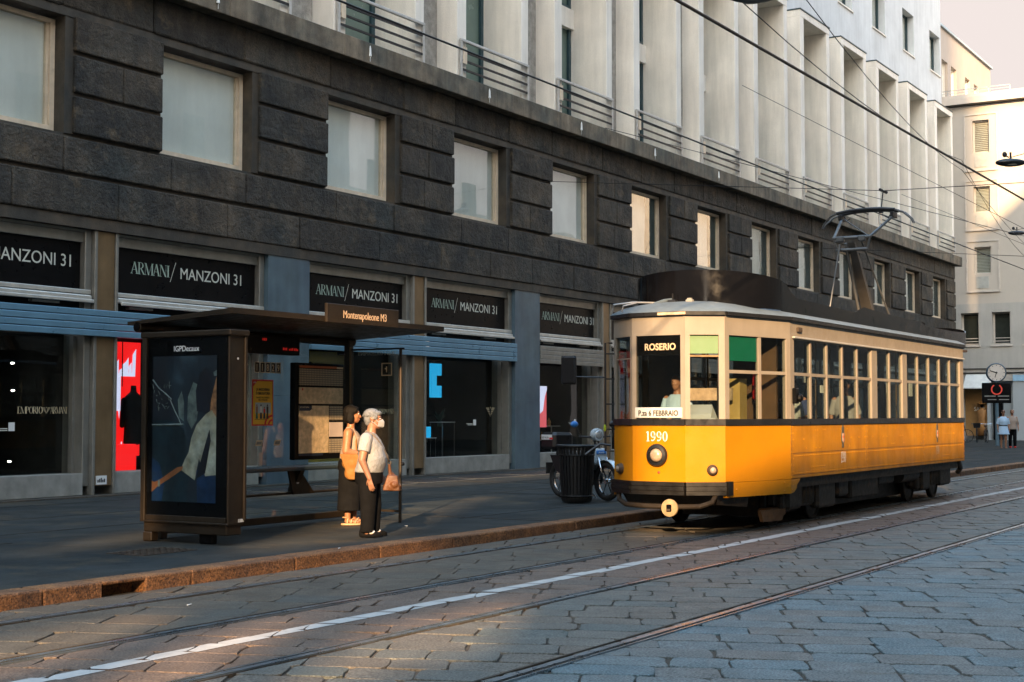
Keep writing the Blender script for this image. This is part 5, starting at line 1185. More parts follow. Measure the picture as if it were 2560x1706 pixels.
# her shoulder bag: strap over the right shoulder, brown bag before the left hip
BG = thing('shoulder_bag', 'brown leather bag hanging in front of the woman with grey hair', 'bag', (14.02, 10.62, PAV_Z), R(-60))
q = MB(); q.tube([(-.085,-.03,1.10),(-.075,-.085,1.20),(-.02,-.125,1.277),(.06,-.125,1.235),(.12,-.10,1.16),(.165,-.05,1.08),(.215,.015,.98),(.235,.06,.90)], .014, 8); q.tube([(-.085,-.03,1.10),(-.14,.05,1.0),(-.13,.14,.93),(.0,.22,.90)], .012, 8); q.build('strap', M['strap'], BG, local=True, smooth=True)
q = MB(); q.torus((.236,.062,.89), .022, .005, 'y', 14, 6); q.build('ring', M['bronze'], BG, local=True)
q = MB(); q.tube([(.236,.062,.875),(.245,.07,.78),(.26,.08,.70)], .016, 8, .03); q.tube([(.236,.062,.875),(.25,.10,.78),(.33,.12,.69)], .012, 8, .02)
q.hull([(.16,.02,.555),(.37,.02,.55),(.385,.15,.55),(.16,.16,.555)], [(.215,.035,.74),(.335,.035,.735),(.34,.13,.735),(.215,.14,.74)]); q.ell((.27,.085,.60),.118,.075,.058); q.ell((.30,.03,.625),.05,.03,.04)
blob('pouch', q, M['leather'], BG, .008, 4)
q = MB(); q.box(.215,.30,.09,.14,.545,.575,.005); q.build('paper_edge', M['white'], BG, local=True)

# younger woman behind her
W2 = thing('person', 'woman in sleeveless cream top and wide black trousers with black bobbed hair', 'person', (15.42, 12.0, PAV_Z), R(-52))
b = MB(); hc = (.03, 0, 1.475)
head_prims(b, hc, 1.0)
b.loft([(.0,0,1.25,.065,.085),(.005,0,1.31,.052,.054),(.012,0,1.37,.047,.047),(.015,0,1.43,.05,.05)])
b.loft([(0,0,.78,.13,.165),(.0,0,.90,.125,.165),(.012,0,1.02,.115,.15),(.02,0,1.14,.115,.155),(.0,0,1.24,.09,.165),(-.005,0,1.29,.055,.09)])
sh, el, wr = (-.03,-.185,1.235), (-.055,-.235,.985), (.165,-.19,.945)
b.cap(sh, el, .062, .052); b.cap(el, wr, .050, .030); b.cap((-.01,-.13,1.24), sh, .058, .060); hand(b, wr, (.95,.25,.1), (.1,.6,-.8), -1, .9)
sh2, el2, wr2 = (-.02,.185,1.235), (-.03,.24,.99), (.20,.20,.95)
b.cap(sh2, el2, .060, .048); b.cap(el2, wr2, .048, .030); b.cap((-.01,.13,1.24), sh2, .058, .06); hand(b, wr2, (.95,-.2,.1), (.1,-.6,-.8), 1, .9)
for sy, xo in ((-1,-.02),(1,.06)):
    b.cap((0,sy*.085,.80),(xo,sy*.085,.45),.09,.06); b.cap((xo,sy*.085,.45),(xo-.01,sy*.085,.09),.055,.040); b.cap((xo-.02,sy*.085,.055),(xo+.125,sy*.09,.04),.033,.024)
blob('body', b, M['skin2'], W2, .0075, 3)
face_bits(W2, hc)
q = MB(); q.loft([(.0,0,.86,.145,.178),(.0,0,.95,.136,.172),(.014,0,1.05,.127,.160),(.026,0,1.15,.127,.158),(.012,0,1.215,.108,.150),(.0,0,1.255,.085,.140)], 22)
for sy in (-1,1): q.tube([(.075,sy*.105,1.20),(.03,sy*.112,1.285),(-.04,sy*.115,1.295),(-.085,sy*.11,1.22)], .019, 8)
blob('top', q, M['creamtop'], W2, .0085, 2)
q = MB(); q.loft([(.0,0,.91,.135,.165),(.0,0,.84,.16,.19),(.0,0,.74,.172,.20)], 22)
for sy, xo in ((-1,-.02),(1,.05)): q.loft([(0,sy*.09,.80,.15,.10),(xo*.4,sy*.095,.60,.150,.10),(xo*.7,sy*.10,.40,.148,.105),(xo,sy*.105,.25,.150,.11),(xo,sy*.105,.195,.152,.112)], 20)
blob('wide_trousers', q, M['blackcloth'], W2, .010, 3)
x, y, z = hc; q = MB(); q.ell((x-.028,y,z+.045),.105,.090,.088); q.ell((x-.062,y,z-.035),.066,.084,.085)
for sy in (-1,1): q.ell((x-.030,y+sy*.074,z-.045),.055,.028,.080); q.ell((x+.025,y+sy*.064,z+.055),.045,.024,.045)
q.ell((x+.045,y,z+.085),.038,.055,.022); blob('hair', q, M['blackhair'], W2, .0075, 2)
for sy, xo in ((-1,-.02),(1,.06)):
    q = MB(); q.loft([(xo+.035,sy*.09,.004,.132,.046),(xo+.035,sy*.09,.020,.134,.048),(xo+.035,sy*.09,.026,.128,.045)], 18)
    for a, c in ((.10,.048),(.045,.062),(-.005,.078)): q.tube([(xo+a-.01,sy*.09-.044,.03),(xo+a,sy*.09-.03,c+.010),(xo+a+.012,sy*.09,c+.022),(xo+a+.02,sy*.09+.03,c+.008),(xo+a+.02,sy*.09+.044,.03)], .011, 7)
    q.tube([(xo-.02,sy*.09-.04,.10),(xo-.07,sy*.09,.105),(xo-.02,sy*.09+.04,.10)], .009, 7); q.build('sandal', M['sandal'], W2, local=True, smooth=40)
TB = thing('tote_bag', 'mustard yellow cloth bag hanging from the forearm of the black haired woman', 'bag', (15.42, 12.0, PAV_Z), R(-52))
q = MB(); q.hull([(-.02,-.285,.62),(.07,-.285,.61),(.09,-.195,.61),(-.02,-.20,.62)], [(-.14,-.295,.955),(.17,-.285,.945),(.18,-.175,.945),(-.13,-.19,.955)]); q.ell((.02,-.24,.70),.10,.055,.10); q.ell((.02,-.235,.83),.135,.065,.10); blob('pouch', q, M['tan'], TB, .010, 5)
q = MB(); q.tube([(.09,-.20,.93),(.075,-.135,1.15),(.02,-.118,1.31),(-.06,-.125,1.24),(-.09,-.18,.95)], .010, 7); q.build('strap', M['tan'], TB, local=True, smooth=True)

# people seen small: far pavement and inside the tram
def small_person(label, loc, rz, h, top, legs, hair, skirt=False, seated=False, arm=None, parts=None):
    o = thing('person', label, 'person', loc, rz); k = h/1.7
    b = MB(); hc = (.03*k, 0, 1.58*k); head_prims(b, hc, k)
    b.loft([(0,0,1.36*k,.07*k,.09*k),(.005,0,1.44*k,.055*k,.055*k),(.01,0,1.52*k,.05*k,.05*k)])
    b.loft([(0,0,.85*k,.12*k,.16*k),(0,0,1.0*k,.115*k,.15*k),(.01,0,1.2*k,.115*k,.165*k),(0,0,1.34*k,.085*k,.17*k),(0,0,1.40*k,.05*k,.09*k)])
    for sy in (-1,1):
        s = Vector((0,sy*.18*k,1.34*k)); e = Vector((-.03*k,sy*.24*k,1.07*k)); w_ = Vector((.05*k,sy*.24*k,.84*k))
        if arm: e = Vector((.06*k,sy*.22*k,1.08*k)); w_ = Vector((.30*k,sy*.14*k,1.06*k))
        b.cap(s,e,.05*k,.042*k); b.cap(e,w_,.04*k,.028*k); hand(b, w_, (w_-e), (.1,-sy,.0), sy, .5, k)
        if seated: b.cap((0,sy*.09*k,.84*k),(.40*k,sy*.10*k,.84*k),.08*k,.06*k); b.cap((.40*k,sy*.1*k,.84*k),(.38*k,sy*.1*k,.45*k),.058*k,.045*k)
        else:
            xo = .05*sy*k; b.cap((0,sy*.085*k,.85*k),(xo,sy*.085*k,.46*k),.085*k,.058*k); b.cap((xo,sy*.085*k,.46*k),(xo-.02*k,sy*.085*k,.08*k),.055*k,.038*k); b.cap((xo-.02*k,sy*.085*k,.045*k),(xo+.12*k,sy*.09*k,.035*k),.034*k,.028*k)
    blob('body', b, M['skin'], o, .011*k, 2)
    q = MB(); q.loft([(0,0,.82*k,.16*k,.19*k),(0,0,1.0*k,.14*k,.17*k),(.01,0,1.2*k,.14*k,.185*k),(0,0,1.33*k,.11*k,.185*k),(0,0,1.405*k,.07*k,.11*k)], 18)
    for sy in (-1,1):
        s = Vector((0,sy*.17*k,1.335*k)); e = Vector((-.03*k,sy*.245*k,1.07*k)) if not arm else Vector((.06*k,sy*.225*k,1.08*k)); q.tube([s, s+(e-s)*.5, e], .066*k, 10, .06*k)
    blob('shirt', q, top, o, .013*k, 2)
    q = MB()
    if skirt: q.loft([(0,0,1.0*k,.14*k,.17*k),(0,0,.8*k,.18*k,.22*k),(0,0,.62*k,.22*k,.27*k)], 18)
    elif not seated:
        q.loft([(0,0,.90*k,.14*k,.17*k),(0,0,.78*k,.15*k,.18*k)], 16)
        for sy in (-1,1): q.loft([(0,sy*.09*k,.82*k,.11*k,.095*k),(.05*sy*k,sy*.09*k,.45*k,.08*k,.08*k),(.05*sy*k-.02*k,sy*.09*k,.08*k,.065*k,.065*k)], 14)
    else:
        for sy in (-1,1): q.cap((0,sy*.09*k,.84*k),(.40*k,sy*.10*k,.84*k),.095*k,.075*k)
    if q.v: blob('skirt' if skirt else 'trousers', q, legs, o, .015*k, 2)
    x, y, z = hc; q = MB(); q.ell((x-.03*k,y,z+.045*k),.102*k,.086*k,.080*k); q.ell((x-.06*k,y,z-.02*k),.05*k,.07*k,.08*k); blob('hair', q, hair, o, .013*k, 1)
    return o
fo = small_person('woman in pale blue belted dress and sunglasses walking on the far pavement', (65.9, 14.85, .11), R(205), 1.72, M['lightblue'], M['lightblue'], M['blackhair'], skirt=True)
q = MB(); q.loft([(0,0,1.0,.150,.180),(0,0,1.045,.150,.178)], 20); q.build('belt', M['ink'], fo, local=True)
q = MB(); q.box(.105,.125,-.07,.07,1.60,1.645,.01); q.build('sunglasses', M['black'], fo, local=True)
fp = small_person('woman in pale cream top half hidden behind the woman in the blue dress', (67.2, 14.75, .11), R(205), 1.74, M['creamtop'], M['blackcloth'], M['blondhair'])
for sy in (-1,1):
    q = MB(); q.ell((.03+.05*sy, sy*.09, .045), .14, .05, .045); q.build('red_shoe', M['red'], fp, local=True, smooth=True)
small_person('tram driver in a light blue shirt behind the front window', (18.46, TY+.14, .55), R(178), 1.62, M['lightblue'], M['navy'], M['greyhair'], arm=True, seated=True)
small_person('passenger in a pale shirt seated behind the first side windows', (21.35, TY-.42, .66), R(170), 1.45, mat('passenger_shirt', (.40,.42,.40), .8), M['navy'], M['greyhair'], seated=True)
small_person('passenger in dark blue seated behind the third side window', (22.15, TY-.2, .66), R(190), 1.5, mat('dark_blue_shirt', (.03,.05,.14), .8), M['navy'], M['blackhair'], seated=True)
small_person('passenger in white standing by the middle side windows', (23.75, TY-.5, .60), R(200), 1.6, M['tshirt'], M['navy'], M['blackhair'])
small_person('passenger in dark red seated nearest the front platform', (20.0, TY-.35, .66), R(185), 1.42, mat('dark_red_shirt', (.16,.03,.02), .8), M['navy'], M['blackhair'], seated=True)
# ------------------------------------------------------------------ litter bin and scooter
bn = thing('litter_bin', 'round black slatted iron litter bin standing before the scooter', 'litter bin', (21.25, 11.75, PAV_Z))
q = MB(); q.lathe((0,0,0), [(.01,.02),(.24,.02),(.26,.06),(.27,.08),(.01,.08)], seg=26); q.build('base', M['binblack'], bn, local=True)
q = MB()
for k in range(30):
    t = 2*math.pi*k/30; u = Vector((math.cos(t), math.sin(t), 0)); w = Vector((-math.sin(t), math.cos(t), 0))*.021
    pr = [(.255,.06),(.285,.45),(.300,.80),(.325,.93),(.335,.95)]
    q.rings([[u*r_-w+Vector((0,0,z)), u*r_+w+Vector((0,0,z)), u*(r_-.012)+w+Vector((0,0,z)), u*(r_-.012)-w+Vector((0,0,z))] for r_, z in pr])
q.build('slats', M['binblack'], bn, local=True)
q = MB(); q.torus((0,0,.95), .335, .020, 'z', 36, 8); q.torus((0,0,.80), .300, .012, 'z', 36, 6); q.torus((0,0,.12), .268, .012, 'z', 36, 6); q.build('rim', M['binblack'], bn, local=True, smooth=True)
q = MB(); q.lathe((0,0,.08), [(.01,0),(.24,0),(.265,.70),(.255,.70),(.23,.02),(.01,.02)], seg=24); q.build('liner', M['black'], bn, local=True)
# scooter, local +x forward
sc_ = thing('scooter', 'pale grey and black scooter with a top box parked behind the bin', 'scooter', (22.15, 12.10, PAV_Z), R(-114))
WB, WR = 1.30, .34
def wheel(x, name, steer=0):
    q = MB(); q.torus((x,0,WR), WR-.055, .055, 'y', 30, 8, 1.0); w_ = q.build(name, M['rubber'], sc_, local=True, smooth=True)
    q = MB(); q.torus((x,0,WR), WR-.10, .014, 'y', 30, 6); q.cyl((x,-.05,WR), .045, .10, 'y', 14)
    for k in range(6):
        t = 2*math.pi*k/6; q.tube([(x,0,WR),(x+math.cos(t)*(WR-.1),0,WR+math.sin(t)*(WR-.1))], .012, 6)
    q.build('rim', M['chrome'], w_, local=True, smooth=40); return w_
wheel(.65, 'front_wheel'); wheel(-.65, 'rear_wheel')
q = MB()
for s in (-1,1): q.tube([(.66,s*.085,.34),(.52,s*.085,.74)], .019, 8)
q.build('fork', M['chrome'], sc_, local=True, smooth=True)
q = MB()
rr = []
for k in range(9):
    t = R(20+130*k/8); rr.append([(.65+math.cos(t)*(WR+.03), s, WR+math.sin(t)*(WR+.03)) for s in (-.075,-.05,.05,.075)])
q.rings(rr, cap=False, closed=False); q.build('front_fender', M['scooter'], sc_, local=True, smooth=True, mods=(('SOLIDIFY', dict(thickness=.01)),))
q = MB(); q.hull([(.50,-.13,.62),(.50,.13,.62),(.36,.17,.60),(.36,-.17,.60)], [(.47,-.15,.90),(.47,.15,.90),(.34,.19,.88),(.34,-.19,.88)]); q.build('front_shield', M['scooter'], sc_, local=True, bevel=.03)
q = MB(); q.box(.468,.505,-.10,.10,.80,.86,.01); q.build('badge', M['blue'], sc_, local=True)
text_mb('MILANO', .035, (.508, -.07, .815), (0,1,0), (0,0,1), .002, sx=.9).build('lettering', M['white'], sc_, local=True)
q = MB(); q.hull([(.30,-.17,.28),(.30,.17,.28),(.24,.18,.28),(.24,-.18,.28)], [(.36,-.2,.88),(.36,.2,.88),(.30,.2,.88),(.30,-.2,.88)]); q.box(-.15,.30,-.16,.16,.26,.34,.03); q.hull([(-.15,-.16,.28),(-.10,.16,.28),(-.7,.12,.50),(-.7,-.12,.50)], [(-.10,-.15,.72),(-.10,.15,.72),(-.85,.12,.76),(-.85,-.12,.76)]); q.build('bodywork', M['tramblack'], sc_, local=True, bevel=.02)
q = MB(); q.hull([(.0,-.14,.72),(.0,.14,.72),(-.70,.12,.76),(-.70,-.12,.76)], [(-.04,-.12,.80),(-.04,.12,.80),(-.68,.10,.86),(-.68,-.10,.86)]); q.build('seat', M['rubber'], sc_, local=True, bevel=.03)
q = MB(); q.tube([(.42,0,.84),(.33,0,1.08)], .05, 10); q.tube([(.30,-.34,1.10),(.34,-.18,1.09),(.34,.18,1.09),(.30,.34,1.10)], .016, 8); q.build('handlebar', M['tramblack'], sc_, local=True)
q = MB(); q.lathe((.30,0,1.13), [(.02,-.02),(.10,.0),(.115,.06),(.105,.12),(.095,.125)], 'x', 22); ho2 = q.build('headlight_case', M['scooter'], sc_, local=True, smooth=40)
q = MB(); q.lathe((.30,0,1.13), [(.094,.115),(.06,.135),(.02,.14),(.001,.141)], 'x', 20); q.build('headlight', mat('headlight_glass', (.55,.56,.55), .12, .5, var=.5, vs=22), ho2, local=True, smooth=True)
for s in (-1,1):
    q = MB(); q.tube([(.32,s*.30,1.10),(.30,s*.36,1.20),(.28,s*.40,1.27)], .008, 6); mo = q.build('mirror_stalk', M['chrome'], sc_, local=True)
    q = MB(); q.ell((.28,s*.42,1.31), .035,.085,.055, 12, 8); q.build('mirror', M['blue'] if s < 0 else M['tramblack'], mo, local=True, smooth=True)
q = MB(); q.box(-1.02,-.58,-.22,.22,.86,1.16,.05); tbx = q.build('top_box', M['tramblack'], sc_, local=True)
q = MB(); q.box(-.96,-.64,-.224,-.2205,1.03,1.12); q.build('sticker', M['white'], tbx, local=True)
q = MB(); q.box(-.72,-.62,-.2245,-.221,1.035,1.07); q.build('red_mark', M['red'], tbx, local=True)
text_mb('RED MOON', .05, (-.94, -.2255, 1.05), (1,0,0), (0,0,1), .001, sx=.75).build('lettering', M['ink'], tbx, local=True)
q = MB(); q.box(-.98,-.96,-.12,.12,.42,.62,.01); q.build('mudflap', M['rubber'], sc_, local=True)
q = MB(); q.tube([(-.1,.12,.28),(-.05,.30,.02)], .014, 6); q.build('side_stand', M['rail_steel'], sc_, local=True)

# ------------------------------------------------------------------ buildings beyond and behind
FB = thing('cream_building', 'cream stone building closing the street behind the tram', 'building', (88, 22, 0))
FX = 88.0; fz = lambda py: 1.6+(1038-py)*.02435; fy = lambda px: 22.42-(px-2390)*.0233
w = MB(); ya, yb2 = -6.0, 45.0
wins = [(2436,2478,310,392),(2436,2478,475,540),(2436,2478,625,692)]; low = [(2400,2445,787,866),(2478,2527,787,866),(2560,2606,787,866)]
zs0 = fz(765)
holes = []
for k in range(-3, 5):
    for a in wins: holes.append((fy(a[1])-k*3.62, fy(a[0])-k*3.62, fz(a[3]), fz(a[2])))
    a = low[0]; holes.append((fy(a[1])-k*1.83, fy(a[0])-k*1.83, fz(a[3]), fz(a[2])))
for k in (-4,-5,-6,5,6,7,8):
    a = low[0]; holes.append((fy(a[1])-k*1.83, fy(a[0])-k*1.83, fz(a[3]), fz(a[2])))
def holed(mb, x0, x1, ya, yb, za, zb, hs):
    cuts = sorted({za, zb} | {z for h in hs for z in (h[2], h[3]) if za < z < zb})
    for z0, z1 in zip(cuts[:-1], cuts[1:]):
        inr = sorted([(h[0], h[1]) for h in hs if h[2] <= z0+1e-6 and h[3] >= z1-1e-6]); p = ya
        for a, b in inr:
            if a > p: mb.box(x0, x1, p, a, z0, z1)
            p = max(p, b)
        if p < yb: mb.box(x0, x1, p, yb, z0, z1)
holed(w, FX, FX+.5, ya, yb2, zs0, fz(272), [h for h in holes if h[2] > zs0]); w.build('upper_wall', mat('cream_stone', (.50,.45,.385), .8, var=.06, vs=.5, fine=.05), FB)
w = MB(); holed(w, FX-.08, FX+.5, ya, yb2, fz(955), zs0-.002, [h for h in holes if h[2] < zs0]); w.build('lower_wall', mat('grey_stone', (.44,.42,.38), .8, var=.10, vs=.6, streak=.1), FB)
w = MB(); w.box(FX-.35, FX+.5, ya, yb2, fz(268), fz(252)); w.box(FX-.25, FX+.5, ya, yb2, fz(252)+.001, fz(244)); w.build('parapet', mat('parapet_stone', (.62,.54,.46), .8, var=.06), FB)
w = MB(); w.box(FX-.30, FX+.0, ya, yb2, fz(271), fz(268)-.003); w.build('parapet_dark_strip', M['joint'], FB)  # thin dark strip along the underside of the parapet
w = MB(); w.box(FX+.5, FX+16, ya, yb2, 0, fz(268)); w.build('rear_wall', M['dark_room'], FB)
for h in holes:
    up = h[2] > zs0; d = .30
    q = MB(); q.box(FX+d, FX+d+.03, h[0], h[1], h[2], h[3]); wo = q.build('window', mat('far_pane_dark', (.03,.035,.03), .15) if not up else M['far_pane'] if 'far_pane' in M else M.setdefault('far_pane', mat('far_blind', (.17,.15,.12), .5, var=.35, vs=.9)), FB)
    q = MB(); t = .09; q.box(FX+d-.08, FX+d-.002, h[0], h[0]+t, h[2], h[3]); q.box(FX+d-.08, FX+d-.002, h[1]-t, h[1], h[2], h[3]); q.box(FX+d-.08, FX+d-.002, h[0]+t, h[1]-t, h[2], h[2]+t); q.box(FX+d-.08, FX+d-.002, h[0]+t, h[1]-t, h[3]-t, h[3]); q.build('frame', M['far_frame'] if 'far_frame' in M else M.setdefault('far_frame', mat('far_frame', (.54,.49,.43), .6)), wo)
    if up:
        q = MB()
        for (a0,a1,z0,z1) in ((h[0]-.5,h[0]-.42,h[2]-1.1,h[3]+.4),(h[1]+.42,h[1]+.5,h[2]-1.1,h[3]+.4)): q.box(FX-.05, FX-.001, a0, a1, z0, z1)
        q.box(FX-.05, FX-.001, h[0]-.42, h[1]+.42, h[3]+.32, h[3]+.4); q.box(FX-.09, FX-.001, h[0]-.42, h[1]+.42, h[2]-1.1, h[2]-1.0); q.build('surround', M['far_frame'], wo)
        q = MB(); q.box(FX-.03, FX-.001, h[0]+.15, h[1]-.1, h[2]-.85, h[2]-.15); q.build('apron_panel', M['grey_apron'] if 'grey_apron' in M else M.setdefault('grey_apron', mat('grey_apron', (.42,.42,.38), .7)), wo)
        q = MB(); n = 16
        for i in range(n): 
            z = h[2]+.1+(h[3]-h[2]-.2)*i/n; q.box(FX+d-.03, FX+d-.012, h[0]+.1, h[1]-.1, z, z+.05)
        q.build('slats', M['far_slat'] if 'far_slat' in M else M.setdefault('far_slat', mat('far_slat', (.33,.36,.30), .6)), wo)
    else:
        q = MB()
        for z in (.18, .36): q.box(FX+.02, FX+.05, h[0], h[1], h[2]+z, h[2]+z+.04)
        q.box(FX-.16, FX-.081, h[0]-.1, h[1]+.1, h[2]-.12, h[2]-.02); q.build('guard_rail', M['far_frame'], wo)
q = MB()   # shop front under it: recess, ochre show window, awning, sign band
q.box(FX+.4, FX+.5, ya, yb2, 0, fz(955)-.002); q.build('ground_floor_wall', mat('blue_grey_stone', (.34,.38,.40), .7, var=.08, vs=.6), FB)
q = MB(); q.box(FX-.10, FX+.399, ya, fy(2527), 0, fz(955)-.003); q.box(FX-.10, FX+.399, fy(2470), fy(2463), 0, fz(955)-.003); q.box(FX-.10, FX+.399, fy(2405), yb2, 0, fz(955)-.003); q.build('pier', mat('blue_grey_pier', (.36,.39,.40), .7, var=.08, vs=.6), FB)
q = MB(); q.box(FX+.20, FX+.25, fy(2470)+.001, fy(2405)-.001, .35, fz(955)-.01); q.build('show_window', mat('ochre_show_window', (.36,.20,.07), .45, var=.5, vs=.7), FB)
text_mb('SALE', .34, (FX+.18, fy(2427), fz(1028)), (0,-1,0), (0,0,1), .01, sx=.85).build('lettering', M['white'], FB)
q = MB(); q.box(FX+.15, FX+.39, fy(2499), fy(2475), .12, fz(995)); q.build('door', M['black'], FB)
q = MB(); q.hull([(FX-.9,fy(2474),fz(974)),(FX-.9,fy(2411),fz(974)),(FX-.1,fy(2411),fz(974)),(FX-.1,fy(2474),fz(974))],[(FX-.9,fy(2474),fz(972)),(FX-.9,fy(2411),fz(972)),(FX-.1,fy(2411),fz(938)),(FX-.1,fy(2474),fz(938))]); q.build('awning', mat('white_awning', (.62,.62,.58), .8), FB)
q = MB(); q.box(FX-.16, FX-.101, fy(2600), fy(2528), fz(956), fz(941)); q.build('sign_band', mat('pale_blue_sign', (.30,.50,.66), .5), FB)
q = MB(); q.box(FX-.14, FX-.081, ya, yb2, fz(937), fz(934)); q.box(FX-.14, FX-.081, ya, yb2, fz(926), fz(924)); q.build('string_course', M['joint'], FB)
q = MB()
for s in (2375,2430,2480,2533): q.box(FX-.1,FX-.06,fy(s)-.03,fy(s)+.03,fz(244)+.001,fz(230))
q.box(FX-.1,FX-.06,fy(2533),yb2-8,fz(231),fz(229)); q.box(FX-.09,FX-.07,fy(2533),yb2-8,fz(237),fz(236)); q.build('roof_railing', M['rail_steel'], FB)
mq = thing('mannequin', 'mannequin in ochre coat and straw hat in the far show window', 'mannequin', (FX+.05, fy(2448), .35))
q = MB(); q.loft([(0,0,0,.25,.3),(0,0,.6,.22,.26),(0,0,1.1,.18,.22),(0,0,1.5,.2,.28),(0,0,1.62,.1,.12),(0,0,1.68,.05,.05)]); q.build('coat', mat('ochre_coat', (.30,.14,.04), .7, var=.2), mq, local=True, smooth=True)
q = MB(); q.ell((0,0,1.82),.1,.09,.13); q.build('head', M['black'], mq, local=True, smooth=True)
q = MB(); q.lathe((0,0,1.9), [(.01,0),(.26,0),(.26,.03),(.13,.05),(.12,.16),(.01,.18)]); q.build('hat', M['tan'], mq, local=True)
# the taller building behind it, its front in line with the street
PB = thing('pavilion_building', 'pale stone top floors with tall windows above the cream building', 'building', (96, 24, 0))
q = MB(); PY = 24.0; px0, px1 = 86.0, 104.4
zt2, zb2 = 26.2, 15
wl_ = [(87.0,88.4),(89.2,90.6),(91.4,92.8),(93.6,95.0),(97.2,98.5),(99.6,100.9)]
hs = [(a, b, 16.0, 24.2) for a, b in wl_]
p = px0
for a, b in wl_: q.box(p, a, PY, PY+.5, zb2, zt2); q.box(a, b, PY, PY+.5, 24.2, zt2); p = b
q.box(p, px1, PY, PY+.5, zb2, zt2); q.box(px1-.5, px1, PY+.501, PY+14, zb2, zt2); q.build('wall', mat('pale_pink_stone', (.46,.39,.33), .8, var=.06, vs=.7, streak=.1), PB)
q = MB(); q.box(px0, px1+.12, PY-.15, PY+14, zt2+.001, zt2+.14); q.build('roof_edge', mat('pale_blue_metal', (.40,.48,.52), .5), PB)
for a, b in wl_:
    q = MB(); q.box(a, b, PY+.3, PY+.33, 16, 24.2); wo = q.build('window', M['blind'], PB)
    q = MB(); q.box(a, a+.1, PY+.2, PY+.299, 16, 24.2); q.box(b-.1, b, PY+.2, PY+.299, 16, 24.2); q.box(a+.1, b-.1, PY+.2, PY+.299, 19.7, 20.6); q.build('frame', M['plaster'], wo)
# the other side of the street, behind the camera: a long house front and, shaped for the light, openings that let the sun through
OB = thing('opposite_building', 'unseen brown stone house row facing the shops, with openings shaped for the sunlight', 'building', (30, -7, 0))
mo_ = mat('opposite_stone', (.36,.31,.25), .85, var=.2, vs=.3)
def wall_holes(mb, xa, xb, za, zb, hs, y0, y1):
    cuts = sorted({za, zb} | {z for h in hs for z in (h[2], h[3]) if za < z < zb})
    for z0, z1 in zip(cuts[:-1], cuts[1:]):
        inr = sorted([(h[0], h[1]) for h in hs if h[2] <= z0+1e-6 and h[3] >= z1-1e-6]); p = xa
        for a, b in inr:
            if a > p: mb.box(p, a, y0, y1, z0, z1)
            p = max(p, b)
        if p < xb: mb.box(p, xb, y0, y1, z0, z1)
SUN_GAPS = [(-15.4, 1.0, 12.35, 16.9), (-25.4, -21.0, 14.2, 18.2), (-26.4, -22.3, 11.6, 13.15), (-22.2, -19.7, 10.3, 12.1), (-19.6, -15.9, 9.8, 11.3), (-30.0, -19.4, 13.25, 14.0), (-30.5, -27.5, 16.0, 17.4), (-36.0, -30.8, 17.3, 19.2)]  # openings placed so sun patches land on tram, women, kerb and ground
q = MB(); wall_holes(q, -60, 84, 0, 13.6, SUN_GAPS, -6.6, -6.0); wall_holes(q, -42, 3, 13.6, 20.0, SUN_GAPS, -6.6, -6.0); q.build('street_wall', mo_, OB)
q = MB(); q.box(4, 84, -20, -6.61, 0, 13.5); q.box(3.5, 18, -12, -6.3, 13.61, 23.0); q.box(21, 29.6, -9, -6.3, 13.61, 29.5); q.box(29.6, 60, -9, -6.3, 13.61, 36.0); q.build('house_block', mo_, OB)  # upper boxes added to shade the near road and the cream building
TB3 = thing('sun_screen_block', 'unseen tall block added to keep the sun off the shop building', 'building', (-60, -33, 0))
q = MB(); q.box(-106, -29.5, -34, -30, 45, 82); q.box(-106, -90, -34, -30, 0, 44.99); q.box(-40, -29.5, -34, -30, 0, 44.99); q.build('wall', mo_, TB3)  # out of view, added to block the sun from the upper facade
for k in range(16):
    for z0 in (5.2, 9.2, 13.0):
        q = MB(); x = 6+k*4.6; q.box(x, x+1.5, -5.995, -5.97, z0, z0+2.3); q.build('window', M['green_glass'], OB)
TB2 = thing('sun_screen_wall', 'unseen tall wall added behind the camera to block the sun', 'building', (-45, 20, 0))
q = MB(); q.box(-48, -44, 1, 70, 0, 50); q.build('wall', mo_, TB2)  # out of view, added as a sun blocker

# ------------------------------------------------------------------ overhead line, lamps, clock, cycles
def wire(name, label, pts, r=.012, group='overhead tram wires', sag=0.0):
    q = MB(); P_ = []
    for a, b in zip(pts[:-1], pts[1:]):
        a, b = Vector(a), Vector(b)
        for k in range(9):
            t = k/8; p = a.lerp(b, t); p.z -= sag*4*t*(1-t); P_.append(p)
    q.tube(P_, r, 6); o = q.build(name, M['wire'], smooth=True); tag(o, label, 'wire', group); return o
wire('contact_wire', 'thick black contact wire crossing the sky nearest the viewer', [(-30,5.45,5.32),(110,5.45,5.42)], .016)
wire('contact_wire', 'black contact wire touched by the pantograph of the tram', [(-30,8.45,5.60),(26.7,8.45,5.50),(110,8.45,5.62)], .011)
wire('span_wire', 'thin wire spanning the street from the granite wall past the pantograph head', [(34.1,20.0,8.05),(27.8,8.45,6.0),(27.6,5.45,5.9),(27.5,-6,8.5)], .008)
wire('span_wire', 'thin span wire low over the tram pantograph, from the rusticated pier', [(54.0,20.0,8.2),(40.5,8.45,5.9),(40.4,5.45,5.85),(40,-6,8.0)], .008)
wire('span_wire', 'thin wire from the white bay falling to the right above the balconies', [(48.7,20.0,13.6),(62,8.45,6.6),(64,-6,9)], .010)
wire('span_wire', 'thin wire rising from the cornice to the right past the white bays', [(38.0,20.0,10.2),(60,8.45,7.4),(66,-6,11)], .010)
wire('span_wire', 'thin wire from the farthest bays dropping toward the cream building', [(68.5,20.0,12.2),(76,8.45,6.6),(78,-6,9)], .010)
wire('lamp_cable', 'slack cable dropping from the street lamp at the top edge', [(17.9,7.4,7.2),(40,10,8.6),(60,12.5,7.9)], .008, 'street lamp cables', .3)
